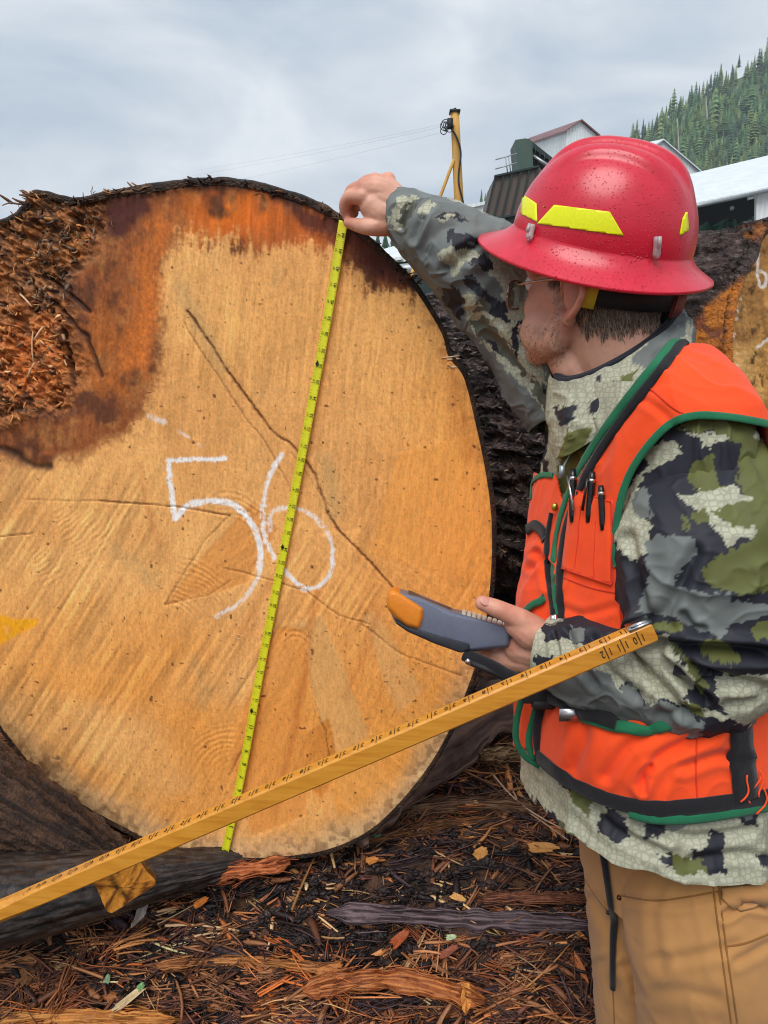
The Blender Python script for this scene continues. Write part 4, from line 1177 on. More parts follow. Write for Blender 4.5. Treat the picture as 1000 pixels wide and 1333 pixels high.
mbk = MB(); solid(mbk, [(631, 288), (688, 277), (700, 270), (700, 330), (640, 330)], 40.2, 2.8); mbk.build('lower_bin', MATS['green_panel'], root, False)
for k in range(5):
    x0 = 636 + k * 13; mbk = MB(); solid(mbk, [(x0 - 1, 287 - k * 2.4), (x0 + 1, 286.6 - k * 2.4), (x0 + 5, 330), (x0 + 3, 330)], 40.02, .15); mbk.build('rib', MATS['dark_steel'], root, False)
mbk = MB()
for y_ in (207, 219):
    mbk.tube([at(645., y_ + 1., 40.2), at(673., y_ - 7., 40.2)], .035, 5)
for x_, y0, y1 in ((658, 205, 226), (662, 204, 225)): mbk.tube([at(float(x_), float(y0), 40.2), at(x_ + 3., float(y1), 40.2)], .035, 5)
mbk.build('railing', MATS['galvanised'], root)
root = empty('conveyor', at(700., 524., 43.), 'green conveyor head and chute sloping down behind the hopper', 'conveyor')
mbk = MB(); solid(mbk, [(671, 182), (684, 180), (693, 184), (694, 217), (674, 221)], 42.5, 1.6); mbk.build('head_box', MATS['green_panel'], root, False)
mbk = MB(); solid(mbk, [(684, 180), (689, 181), (724, 209), (724, 215), (693, 192)], 43., 1.2); mbk.build('upper_beam', MATS['dark_steel'], root, False)
mbk = MB(); solid(mbk, [(692, 196), (724, 217), (724, 226), (694, 205)], 43.1, 1.); mbk.build('chute', MATS['dark_inside'], root, False)
mbk = MB(); mbk.tube([at(694., 203., 42.9), at(722., 221., 42.9)], .1, 8); mbk.build('roller_pipe', MATS['galvanised'], root)
for k in range(5):
    x_ = 697 + k * 6; mbk = MB(); mbk.tube([at(float(x_), 190. + k * 4.6, 42.95), at(float(x_), 203. + k * 4.4, 42.95)], .05, 5); mbk.build('strut', MATS['dark_steel'], root)

# yellow wooden pole, brace and wires
root = empty('utility_pole', (at(610., 524., 24.)[0], 24., 0), 'tall yellowish wooden pole with a slanting brace and wire coils', 'pole')
def beam(mb, p0, p1, w0, w1):
    P_ = np.linspace(0, 1, 12)[:, None] * (np.asarray(p1) - np.asarray(p0)) + np.asarray(p0)
    mb.tube(P_, np.linspace(w0, w1, 12), 10)
mbk = MB(); beam(mbk, at(610., 520., 24.), at(592., 147., 24.), .19, .14); mbk.build('post', MATS['pole_wood'], root)
mbk = MB(); beam(mbk, at(540., 345., 23.8), at(591., 208., 23.9), .06, .05); beam(mbk, at(540., 345., 23.8), at(500., 470., 23.7), .06, .06); mbk.build('brace', MATS['pole_wood'], root)
mbk = MB(); mbk.box(at(592., 146., 24.), (.34, .34, .06)); mbk.tube([at(590., 147., 24.), at(590., 142., 24.), at(594., 141., 24.)], .025, 6); mbk.build('cap', MATS['dark_steel'], root)
mbk = MB()
for k in range(7):
    a = np.linspace(0, 2 * math.pi, 20); c0 = np.array([581 + RNG.normal() * 3, 165 + RNG.normal() * 3]); r_ = random.uniform(2.5, 6)
    mbk.tube([at(c0[0] + r_ * math.cos(q), c0[1] + r_ * math.sin(q) * 1.1, 23.7) for q in a], .014, 5)
mbk.box(at(586., 161., 23.75), (.18, .12, .3)); mbk.build('wire_coil', MATS['black_rubber'], root)
mbk = MB()
cb = spline([(588, 168), (595, 180), (600, 200), (597, 235), (604, 270), (608, 330)], 30); mbk.tube([at(a, b, 23.78) for a, b in cb], .03, 6); mbk.build('cable', MATS['black_rubber'], root)
for k, (y0, y1) in enumerate(((160, 222), (163, 228), (170, 246))):
    mbk = MB(); s = np.linspace(0, 1, 40)
    mbk.tube([at(584 - 330 * q, y0 + (y1 - y0) * q + 10 * q * (1 - q), 23.8 + 20 * q) for q in s], .0028, 5)
    tag(mbk.build('overhead_wire', MATS['galvanised']), 'thin pale wire running left across the sky from the yellow pole', 'wire', 'wires from the pole')

# stacked machinery and logs glimpsed between the log and the raised arm
mbk = MB(); beam(mbk, at(520., 352., 30.), at(640., 340., 30.), .25, .25); 
tag(mbk.build('steel_beam', MATS['galvanised']), 'pale steel beam glimpsed between the big log and the raised arm', 'beam')

# wooded hill on the right
vcol('conifer', .85, .35, .35, .0, .1, spec=.15)
simple('hill_soil', '#4a5c40', .95, 0, .02, .3, 0)
simple('snag_wood', '#b5aa9a', .9, 0, 1, .2, 0)
simple('trunk_bark', '#4a3a2e', .9, 0, 4, .3, .2)
ridge = np.array([(560, 523), (640, 420), (720, 300), (805, 190), (840, 160), (880, 132), (920, 106), (960, 88), (1000, 70), (1080, 30), (1250, -60), (1500, -160), (1900, -200), (2300, 100), (2600, 523)], float)
HY = 330.0
nx_ = 140; xs = np.linspace(560, 2600, nx_); ys = np.interp(xs, ridge[:, 0], ridge[:, 1]) + 14
rows = []
top_p = at(xs, ys, HY)
for f in np.linspace(0, 1, 40):
    # concave slope towards the yard
    Yr = HY - 170 * f; z = top_p[:, 2] * (1 - f) ** 1.15
    X_ = top_p[:, 0] * (1 - f * .25); rows.append(np.stack([X_, np.full(nx_, Yr), z + (1 - f) * f * 10 * (fbm(v3(X_ / 25, np.full(nx_, Yr / 25)), 3, 95) - .5) - .3], -1))
for f in np.linspace(.1, 1, 10):
    rows.insert(0, np.stack([top_p[:, 0] * (1 + .1 * f), np.full(nx_, HY + 200 * f), top_p[:, 2] * (1 - f ** 1.5) - .3], -1))
HV = np.array(rows); tag(mk('hill', HV.reshape(-1, 3), ring_quads(50, nx_, False), MATS['hill_soil']), 'steep wooded hill', None, None, 'structure')

def conifer(mb, p, h, rad, colr, layers=11, seg=7, lean=0.0):
    """spruce: drooping whorls of ragged branch fans round a stem"""
    for k in range(layers):
        f = k / layers
        z0 = h * (.10 + .9 * f); r = rad * (1 - f) ** .85 * random.uniform(.75, 1.15) + .03 * rad
        a0 = random.uniform(0, 6.28); V_ = [(0, 0, z0 + h * .10)]; F_ = []
        for j in range(seg * 2):
            a = a0 + math.pi * j / seg; rr_ = r * (random.uniform(.75, 1.15) if j % 2 == 0 else random.uniform(.25, .5))
            V_.append((rr_ * math.cos(a), rr_ * math.sin(a), z0 - h * .045 * (1 if j % 2 == 0 else -.2)))
        F_ = [(0, 1 + j, 1 + (j + 1) % (seg * 2)) for j in range(seg * 2)]
        mb.add(np.array(V_) * 1.0 + p, F_, colr * random.uniform(.75, 1.25))
GREENS = ['#5a7a52', '#688654', '#50705a', '#768c58', '#4a6a54', '#84935c', '#5f7d58']
hv = HV[10:]
# a dozen different spruces, set out over the slope by the thousand in one mesh
protos = []
for k in range(12):
    pm_ = MB(); conifer(pm_, np.zeros(3), 1.0, random.uniform(.17, .27), np.ones(3), random.randrange(8, 12), random.randrange(5, 8))
    F3 = []
    protos.append((np.vstack(pm_.V), np.array(pm_.F), np.vstack(pm_.A)))
VV_, FF_, CC_ = [], [], []; off = 0
for k in range(22000):
    i = random.randrange(0, 38); j = random.randrange(8, 112)
    f = random.random(); g = random.random()
    p = (hv[i, j] * (1 - f) + hv[i, j + 1] * f) * (1 - g) + (hv[i + 1, j] * (1 - f) + hv[i + 1, j + 1] * f) * g
    a, b = proj(p)
    if a < 700 or a > 1900 or b > 420 or (a > 1080 and random.random() < .35): continue
    h = random.lognormvariate(1.80, .28); pv, pf, pa = random.choice(protos); an = random.uniform(0, 6.28)
    R_ = np.array([[math.cos(an), -math.sin(an), 0], [math.sin(an), math.cos(an), 0], [random.gauss(0, .03), random.gauss(0, .03), 1]])
    tone = lin(random.choice(GREENS)) * random.uniform(.7, 1.15) * (.75 + .5 * float(vn(p[None] / 18, 97)[0]))
    VV_.append(pv @ R_.T * np.array([h * random.uniform(.85, 1.3)] * 2 + [h]) + p - [0, 0, .8]); FF_.append(pf + off); CC_.append(pa * tone); off += len(pv)
tag(mk('forest', np.vstack(VV_), np.vstack(FF_), MATS['conifer'], None, False, {'Col': np.vstack(CC_)}), 'dense conifer wood covering the hillside', None, None, 'stuff')
def tree(x, y, Y, h, label, grp, base_px=None):
    p = at(float(x), float(y), float(Y)); p = p - np.array([0, 0, h * .97])
    root = empty('conifer_tree', p, label, 'tree', grp)
    mb = MB(); conifer(mb, p, h, h * random.uniform(.16, .22), lin(random.choice(GREENS)) * random.uniform(.75, 1.0), 14, 8); mb.build('crown', MATS['conifer'], root, False)
    mb = MB(); mb.tube([p, p + [0, 0, h * .5], p + [0, 0, h * .97]], [h * .022, h * .014, h * .004], 7); mb.build('trunk', MATS['trunk_bark'], root)
for x_, y_ in ((812, 181), (826, 168), (838, 155), (845, 158), (856, 147), (868, 138), (873, 129), (889, 128), (898, 118), (911, 110), (921, 104), (926, 96), (934, 94), (946, 92), (954, 84), (963, 71), (974, 78), (983, 72), (992, 64), (999, 62)):
    tree(x_, y_ , HY - 3, random.uniform(5.5, 9), 'dark spruce standing on the skyline of the hill', 'spruces on the skyline')
for x_, y0, y1 in ((882, 155, 194), (919, 125, 151)):
    f_ = 1
    p1 = at(float(x_), float(y0), 262.); p0 = at(x_ + 2., float(y1) + 6, 262.)
    mb = MB(); mb.tube(np.linspace(0, 1, 6)[:, None] * (p1 - p0) + p0, np.linspace(.32, .1, 6), 6)
    for q in range(5): 
        b0 = p0 + (p1 - p0) * random.uniform(.3, .9); mb.tube([b0, b0 + [random.uniform(-.8, .8), 0, .3]], [.06, .02], 4)
    tag(mb.build('dead_snag', MATS['snag_wood']), 'bare grey dead trunk on the wooded hill, ' + ('left one above the gabled shed' if x_ < 900 else 'right one, higher up the slope'), 'tree')
# small trees behind the raised hand and beside the hopper
for x_, y_, h_, lab in ((478, 306, 6, 'left'), (492, 302, 6.5, ''), (502, 300, 7, ''), (511, 304, 6.5, ''), (520, 306, 6, '')):
    tree(x_, y_, 90, h_ * 1.6, 'small green conifer in the row just below the raised hand', 'conifers below the raised hand')
for x_, y_ in ((627, 251), (638, 246), (632, 256)):
    tree(x_, y_, 120, 10, 'small distant conifer left of the rusty hopper', 'conifers left of the hopper')

# damp air between the yard and the hill
mb = MB(); mb.box((0, 0, 73), (3400, 3400, 150)); hz = mb.build('haze', None, None, False); tag(hz, 'damp haze over the yard and hill', None, None, 'stuff')
m = bpy.data.materials.new('haze_air'); m.use_nodes = True; m.node_tree.nodes.clear()
vo_ = m.node_tree.nodes.new('ShaderNodeVolumePrincipled'); ou_ = m.node_tree.nodes.new('ShaderNodeOutputMaterial')
vo_.inputs['Color'].default_value = (.80, .87, .95, 1); vo_.inputs['Density'].default_value = .00055; vo_.inputs['Anisotropy'].default_value = .2
m.node_tree.links.new(vo_.outputs[0], ou_.inputs['Volume']); hz.data.materials.append(m)
# ================================================================ the man
FALL[0] = .95
# ---- cloth
m, t = new_mat('camo_cloth')
co = t.coord('Object')
vo = t.n('TexVoronoi', _feature='DISTANCE_TO_EDGE', Scale=125.0, Randomness=.38); 
mpv = t.coord('Object', (1, 1, 1.25)); wob = t.noise(co, 60, 2); 
t.set(vo.inputs['Vector'], t.n('VectorMath', _operation='ADD', i0=mpv, i1=t.n('VectorMath', _operation='SCALE', i0=wob.outputs[1], Scale=.006)))
edge = t.ramp(vo.outputs[0], [(.0, .72), (.08, .79), (.17, 1.0)])
sc_f = t.mix(t.attr('Scale').outputs['Fac'], (1, 1, 1, 1), edge)
n1 = t.noise(co, 900, 2, .6); n2 = t.noise(co, 25, 4)
base = t.mix(1.0, t.attr('Col').outputs['Color'], sc_f, 'MULTIPLY')
t.P(Base_Color=t.mix(1.0, base, t.ramp(n2, [(.3, .88), (.7, 1.1)]), 'MULTIPLY'), Roughness=.62)
t.p.inputs['Specular IOR Level'].default_value = .35
drop = t.n('TexVoronoi', Scale=170.0, Randomness=1.0); t.set(drop.inputs['Vector'], co)
dm = t.ramp(drop.outputs['Distance'], [(.0, 1.0), (.10, .7), (.16, 0.0)])
t.P(Normal=t.bump(dm, .25, .0012, t.bump(n1, .25, .0008)))

def cloth(name, col, rough=.85, weave=1400, wv=.3, dirt=.25, dcol='#3a2418', var=.14):
    m, t = new_mat(name)
    co = t.coord('Object'); n1 = t.noise(co, weave, 2, .6); n2 = t.noise(co, 14, 5, .6); n3 = t.noise(co, 60, 5, .7)
    a = lin(col)
    b = t.ramp(n2, [(.3, tuple(a * (1 - var))), (.7, tuple(np.minimum(a * (1 + var), 1)))])
    b = t.mix(t.ramp(n3, [(.62, 0.0), (.80, dirt)]), b, dcol)
    t.P(Base_Color=b, Roughness=rough, Normal=t.bump(n1, wv, .0008, t.bump(n3, .25, .002)))
    t.p.inputs['Specular IOR Level'].default_value = .2
    t.p.inputs['Sheen Weight'].default_value = .15
    return m
cloth('orange_cloth', '#ff5020', .8, 1500, .3, .35)
cloth('orange_seam', '#d9391a', .8, 1500, .3, .2)
cloth('green_webbing', '#1f6a48', .85, 520, 1.0, .35, '#12392a', .22)
cloth('black_webbing', '#1f1e22', .9, 520, 1.0, .2, '#3a3a3c', .2)
cloth('navy_fleece', '#1c1d28', .95, 500, .6, .1)
cloth('duck_canvas', '#b48350', .9, 1200, .5, .22, '#6b4420', .10)
cloth('canvas_thread', '#8a5e2c', .9, 1200, .4, .1)

TAN, NAVY, OLIV, GREY, DKG = lin('#b4b39c'), lin('#25262f'), lin('#5f6233'), lin('#6d7270'), lin('#595b50')
def camo(P, seed=0, bias=0.0):
    """blocky-edged patches; returns colours and the mask of the scale pattern"""
    J = P + .010 * (np.stack([vn(P * 110, seed + 1), vn(P * 110, seed + 2), vn(P * 110, seed + 3)], -1) - .5)
    q = (np.floor(J / .0085) + .5) * .0085
    J2 = .55 * J + .45 * q
    f1 = fbm(J2 * np.array([11, 11, 14]), 3, seed + 5, .45); f2 = fbm(J2 * 12, 3, seed + 6, .45); f3 = fbm(J2 * np.array([9, 9, 13]), 3, seed + 7, .45)
    c_ = np.tile(TAN, (len(P), 1)); s_ = np.ones(len(P))
    def put(m_, c0):
        c_[m_] = c0; s_[m_] = 0
    put(f3 > .535 + bias, GREY); put(f2 > .555 + bias, OLIV); put((f1 > .555 + bias), NAVY); put((f1 > .52 + bias) & (f1 < .545 + bias) & (f2 > .5), DKG)
    # shading of the grey print
    g_ = (s_ == 0) & (np.abs(c_[:, 0] - GREY[0]) < 1e-6)
    c_[g_] *= (.75 + .5 * fbm(P[g_] * 30, 3, seed + 9))[:, None]
    return c_, s_
def trace(P, c_, s_, patches, front=None):
    """printed patches whose outline was read off the photograph (jagged edge)"""
    a, b = proj(P)
    q_ = 8.0
    n_ = (np.floor((a + .35 * b) / q_) * 1.37, np.floor((b - .35 * a) / q_) * 1.91)
    ja = a + (vn(v3(n_[0], n_[1], 1.5), 5) - .5) * 9 + (vn(v3(a / 7, b / 7), 8) - .5) * 5; jb = b + (vn(v3(n_[0], n_[1], 7.5), 6) - .5) * 9 + (vn(v3(a / 7, b / 7), 9) - .5) * 5
    for poly, c0 in patches:
        m_ = inside(ja, jb, poly)
        if front is not None: m_ &= front
        sh = (.85 + .3 * fbm(P[m_] * 30, 2, 4))[:, None] if c0 is GREY or c0 is DKG else 1.0
        c_[m_] = c0 * sh; s_[m_] = 1.0 if c0 is TAN else 0.0
    return c_, s_
def folds(P, Nn, seed, amp, size=.07, stretch=(1, 1, 1)):
    q = P / size * np.asarray(stretch)
    w_ = np.stack([fbm(q * .6, 2, seed + 1), fbm(q * .6, 2, seed + 2), fbm(q * .6, 2, seed + 3)], -1) * 1.6
    r = 1 - np.abs(fbm(q + w_, 3, seed, .45) - .5) * 2
    q2 = P / (size * .36) * np.asarray(stretch); r2 = 1 - np.abs(fbm(q2 + w_ * 1.3, 2, seed + 8, .4) - .5) * 2
    return P + Nn * ((r ** 6 - .25) * amp * .9 + (r2 ** 7 - .2) * amp * .28 + (fbm(q * .5, 2, seed + 4) - .5) * amp)[:, None]
def creases(P, Nn, lines, front):
    """folds pressed into the cloth along lines"""
    a, b = proj(P); d_ = np.zeros(len(P))
    for pts, wd, dep in lines:
        pts = spline(pts, 14); dl = dline(a, b, pts)
        # ridge beside each valley
        d_ += -dep * np.exp(-(dl / wd) ** 2) + .55 * dep * np.exp(-((dl - wd * 2.1) / (wd * 1.1)) ** 2)
    d_ = np.where(front, d_, 0)
    return P + Nn * d_[:, None]
def facing(P, Nn): return ((np.array([0, 0, CAMZ]) - P) * Nn).sum(1) > -.01

man = empty('person', (.36, .92, 0), 'man in a red hard hat, orange vest and camouflage jacket measuring the log', 'person')

zz = lambda L: [(780 + x / 3.03, 520 + y / 3.03) for x, y in L]
near_patches = [
    (zz([(0, 40), (700, 40), (700, 1330), (0, 1330)]), NAVY),
    (zz([(300, 110), (430, 60), (540, 65), (690, 140), (690, 330), (570, 330), (560, 180), (440, 130), (330, 120)]), OLIV),
    (zz([(330, 125), (400, 130), (510, 150), (500, 165), (450, 170), (440, 200), (400, 190), (415, 160)]), TAN), (zz([(610, 130), (690, 125), (690, 175), (620, 165)]), TAN),
    (zz([(350, 265), (440, 205), (450, 250), (470, 330), (500, 350), (380, 365), (350, 320)]), OLIV),
    (zz([(70, 430), (110, 350), (200, 260), (170, 230), (240, 165), (300, 165), (325, 215), (260, 245), (180, 300), (140, 380), (140, 430), (205, 490), (190, 580), (150, 640), (70, 600), (50, 500)]), TAN),
    (zz([(140, 360), (190, 335), (200, 400), (215, 470), (160, 460), (130, 430)]), GREY),
    (zz([(560, 180), (690, 180), (690, 760), (560, 765), (440, 740), (410, 690), (440, 640), (520, 590), (600, 560), (610, 420), (570, 390), (560, 340), (540, 330)]), OLIV),
    (zz([(440, 400), (600, 400), (690, 380), (690, 560), (560, 520), (430, 450)]), OLIV),
    (zz([(290, 370), (330, 385), (430, 355), (555, 345), (560, 385), (600, 380), (600, 400), (520, 410), (440, 450), (490, 490), (615, 510), (610, 540), (540, 545), (520, 585), (480, 540), (430, 480), (400, 440), (340, 400)]), TAN),
    (zz([(370, 440), (425, 430), (430, 500), (395, 480), (370, 470)]), OLIV), (zz([(330, 470), (350, 465), (345, 520), (325, 500)]), OLIV),
    (zz([(180, 560), (240, 530), (375, 545), (385, 610), (300, 700), (300, 745), (420, 770), (520, 760), (530, 800), (690, 800), (690, 850), (520, 890), (480, 940), (330, 880), (280, 850), (150, 840), (200, 700)]), GREY),
    (zz([(600, 920), (620, 880), (690, 870), (690, 950), (620, 950)]), OLIV),
    (zz([(200, 885), (330, 880), (330, 915), (220, 910)]), OLIV),
    (zz([(380, 970), (480, 940), (575, 1030), (540, 1050), (430, 1030)]), OLIV), (zz([(270, 950), (310, 970), (430, 1130), (410, 1165), (330, 1040)]), OLIV),
    (zz([(-260, 900), (0, 990), (130, 935), (200, 930), (270, 930), (290, 1000), (380, 1110), (360, 1140), (330, 1200), (240, 1180), (190, 1210), (150, 1150), (100, 1110), (80, 1160), (40, 1110), (-80, 1080), (-260, 1010)]), TAN),
    (zz([(200, 960), (235, 930), (265, 960), (310, 1040), (380, 1130), (350, 1150), (260, 1080), (200, 1010)]), TAN),
    (zz([(470, 1080), (530, 1090), (690, 1090), (690, 1250), (560, 1285), (400, 1240), (330, 1180), (450, 1230), (510, 1240), (450, 1160)]), TAN),
    (zz([(-260, 1060), (0, 1070), (40, 1080), (80, 1160), (110, 1110), (160, 1170), (180, 1210), (240, 1190), (330, 1210), (420, 1290), (380, 1340), (240, 1330), (-260, 1230)]), GREY),
    (zz([(330, 1190), (400, 1200), (410, 1250), (350, 1230)]), OLIV), (zz([(-230, 900), (-150, 880), (-130, 930), (-200, 960)]), NAVY), (zz([(-120, 900), (-60, 900), (-60, 960), (-110, 950)]), GREY), (zz([(-245, 1000), (-190, 1010), (-200, 1090), (-250, 1090)]), NAVY)]

# ---- torso loft
FRD = unit(np.array([-.98, -.20, 0])); SID = unit(np.array([.20, -.98, 0]))
TOR = np.array([  # z, Cx, Cy, a (front-back half), w (side half)
    (.80, .375, .925, .160, .195), (.93, .372, .93, .166, .205), (1.00, .368, .935, .162, .205), (1.10, .362, .94, .152, .20), (1.20, .356, .945, .143, .20), (1.30, .351, .95, .128, .205),
    (1.40, .346, .95, .108, .208), (1.46, .345, .95, .102, .208), (1.50, .345, .955, .102, .192), (1.535, .345, .96, .098, .158), (1.56, .344, .965, .092, .122), (1.585, .340, .97, .080, .085)])
def torso(zs, grow=0.0, n=420, ex=2.35):
    T = np.stack([np.interp(zs, TOR[:, 0], TOR[:, k]) for k in range(1, 5)], -1)
    for _ in range(10): T[1:-1] = (T[:-2] + 2 * T[1:-1] + T[2:]) / 4
    a = np.arange(n) * 2 * math.pi / n; ca, sa = np.cos(a), np.sin(a)
    r = (np.abs(ca) ** ex + np.abs(sa) ** ex) ** (-1 / ex)
    P = np.zeros((len(zs), n, 3))
    P[..., 0] = T[:, 0, None]; P[..., 1] = T[:, 1, None]; P[..., 2] = zs[:, None]
    P += (T[:, 2] + grow)[:, None, None] * (r * ca)[None, :, None] * FRD + (T[:, 3] + grow)[:, None, None] * (r * sa)[None, :, None] * SID
    return P.reshape(-1, 3), ring_quads(len(zs), n), np.tile(a, len(zs))

# jacket body
zs = np.linspace(.942, 1.525, 310)
Vj, Qj, Aj = torso(zs, -.013); Nj = vnormals(Vj, Qj)
if (Nj * (Vj - Vj.mean(0))).sum() < 0: Qj = Qj[:, ::-1]; Nj = -Nj
Vj = folds(Vj, Nj, 101, .008, .09, (1, 1, .7)); 
hem = 1 - sm(.942, .97, Vj[:, 2]); Vj += Nj * (hem * .006)[:, None]
Vj[:, 2] += (1 - sm(.925, 1.0, Vj[:, 2])) * ((fbm(v3(Aj * 3, Aj * 0), 2, 103) - .5) * .03)
fr_ = facing(Vj, Nj)
Vj = creases(Vj, Nj, [([(760, 1040), (800, 1080), (860, 1110)], 7, .006), ([(840, 1075), (900, 1090), (980, 1080)], 6, .004), ([(900, 1120), (960, 1112), (1000, 1118)], 6, .004)], fr_)
cj, sj = camo(Vj, 3, .05)
cj, sj = trace(Vj, cj, sj, near_patches, facing(Vj, Nj) & (Vj[:, 2] > 1.1))
jp = [([(700, 960), (1010, 960), (1010, 1160), (820, 1160), (700, 1040)], TAN), ([(735, 1018), (760, 1020), (775, 1040), (765, 1060), (745, 1045)], OLIV), ([(724, 1005), (742, 1010), (744, 1030), (732, 1026)], NAVY),
      ([(788, 1055), (805, 1052), (822, 1085), (805, 1100), (790, 1092), (776, 1075)], NAVY), ([(838, 1070), (870, 1068), (862, 1088), (840, 1092)], NAVY), ([(862, 1068), (905, 1068), (900, 1076), (868, 1082)], GREY),
      ([(925, 1080), (945, 1085), (942, 1110), (945, 1135), (918, 1140), (900, 1120), (905, 1105), (920, 1105)], NAVY), ([(872, 1112), (915, 1118), (918, 1136), (880, 1140)], OLIV), ([(960, 1052), (990, 1050), (985, 1075), (965, 1072)], NAVY), ([(955, 1060), (975, 1050), (990, 1058), (970, 1066)], GREY),
      ([(858, 1110), (876, 1112), (878, 1130), (864, 1126)], NAVY), ([(985, 1110), (1010, 1112), (1010, 1130), (990, 1128)], NAVY),
      ([(715, 480), (880, 480), (840, 560), (780, 600), (740, 660), (715, 700)], TAN), ([(722, 520), (748, 528), (740, 548), (726, 545)], NAVY), ([(760, 535), (775, 545), (765, 552), (752, 548)], OLIV), ([(735, 560), (775, 560), (745, 640), (722, 650)], OLIV)]
cj, sj = trace(Vj, cj, sj, jp, fr_)
jacket = mk('jacket', Vj, Qj, MATS['camo_cloth'], man, True, {'Col': cj, 'Scale': sj})

# vest
zs = np.linspace(.985, 1.574, 330)
Vv, Qv, Av = torso(zs, 0.0, 460); Nv = vnormals(Vv, Qv)
if (Nv * (Vv - Vv.mean(0))).sum() < 0: Qv = Qv[:, ::-1]; Nv = -Nv
a_, b_ = proj(Vv)
Vv = folds(Vv, Nv, 121, .0055, .12, (1, 1, .5)); fr_ = facing(Vv, Nv)
# pockets puff the front out
puff = np.exp(-(((a_ - 700) / 22) ** 2 + ((b_ - 785) / 40) ** 2)) * .016 + np.exp(-(((a_ - 775) / 60) ** 2 + ((b_ - 970) / 45) ** 2)) * .012 
Vv += Nv * puff[:, None]
Vv = creases(Vv, Nv, [([(838, 430 + 90), (870, 545), (905, 600)], 5, .002), ([(770, 640), (800, 560), (850, 500)], 10, .003), ([(700, 720), (712, 735), (716, 760)], 5, .006), ([(692, 740), (705, 730), (720, 740)], 4, .004),
                      ([(835, 1020), (860, 985), (905, 962), (930, 950)], 6, .006), ([(790, 1010), (815, 975), (850, 950)], 7, .005), ([(838, 1030), (836, 1010), (845, 1000)], 4, .005), ([(745, 1000), (760, 960), (755, 930)], 8, .005),
                      ([(730, 790), (760, 800), (800, 790)], 5, .002), ([(810, 700), (818, 760), (830, 800)], 5, .004), ([(890, 1000), (930, 985), (955, 985)], 6, .004)], fr_)
neck = [(893, 415), (886, 432), (860, 470), (830, 507), (800, 547), (770, 590), (748, 632), (735, 662), (728, 645), (722, 618), (700, 618), (640, 590), (640, 360), (880, 360)]
armh = [(1060, 556), (1000, 552), (940, 542), (900, 542), (872, 553), (845, 579), (822, 613), (808, 651), (801, 700), (804, 740), (813, 770), (826, 800), (850, 830), (900, 870), (1060, 870)]
bot = [(600, 960), (690, 975), (702, 992), (740, 1022), (790, 1047), (850, 1060), (920, 1054), (1000, 1046), (1100, 1034), (1100, 1200), (600, 1200)]
fc = Vv[Qv].mean(1); fa, fb2 = proj(fc); fn_ = Nv[Qv].mean(1); ff = ((np.array([0, 0, CAMZ]) - fc) * fn_).sum(1) > 0
angf = np.abs((Av[Qv[:, 0]] + math.pi) % (2 * math.pi) - math.pi)
kill = (inside(fa, fb2, neck) & (angf < 2.2)) | (inside(fa, fb2, armh) & ff) | (inside(fa, fb2, bot) & ff) | (~ff & (fc[:, 2] < 1.0)) | (~ff & (angf > 1.2) & (angf < 1.95) & (fc[:, 2] > 1.28) & (fc[:, 2] < 1.49))
Qv0 = Qv.copy(); vest_bvh = bvh_of(Vv, Qv0)
Vs, Qs, _ = compact(Vv, Qv[~kill])
vest = mk('vest', Vs, Qs, MATS['orange_cloth'], man)
sm_ = vest.modifiers.new('thickness', 'SOLIDIFY'); sm_.thickness = .0035; sm_.offset = -1

def sew(name, pts, width, mat, parent=None, off=.002, thick=.0022, n=60, bv=None):
    V_, F_ = ribbon(bv or vest_bvh, pts, width, off, thick, n)
    mb = MB(); mb.add(V_, F_); return mb.build(name, MATS[mat], parent or vest)
sew('binding', [(887, 430), (860, 466), (830, 503), (800, 542), (769, 587), (746, 630), (730, 675), (722, 722), (722, 768), (727, 800)], .0105, 'green_webbing', None, .0025, .0011, 90)
sew('zip_tape', [(894, 434), (866, 474), (836, 512), (806, 551), (776, 596), (754, 640), (738, 684), (731, 726), (729, 770), (732, 812)], .012, 'black_webbing', None, .0025, .002, 90)
sew('zip_tape', [(719, 668), (714, 700), (713, 730), (717, 765), (722, 800)], .009, 'black_webbing', None, .003, .002, 50)
sew('binding', [(1015, 556), (975, 548), (940, 543), (905, 542), (874, 552), (846, 579), (823, 613), (809, 651), (802, 700), (804, 738)], .0092, 'green_webbing', None, .0025, .0011, 90)
sew('hem_tape', [(700, 984), (738, 1014), (790, 1039), (850, 1052), (920, 1047), (1005, 1036)], .019, 'black_webbing', None, .003, .002, 80)
sew('binding', [(820, 1058), (850, 1065), (900, 1065), (950, 1058), (1005, 1048)], .012, 'green_webbing', None, .0025, .0015, 70)
sew('binding', [(692, 650), (694, 628), (706, 619), (721, 619)], .008, 'green_webbing', None, .002, .0012, 30)
sew('webbing_strap', [(962, 925), (963, 960), (966, 1000), (970, 1040)], .033, 'black_webbing', None, .004, .002, 40)
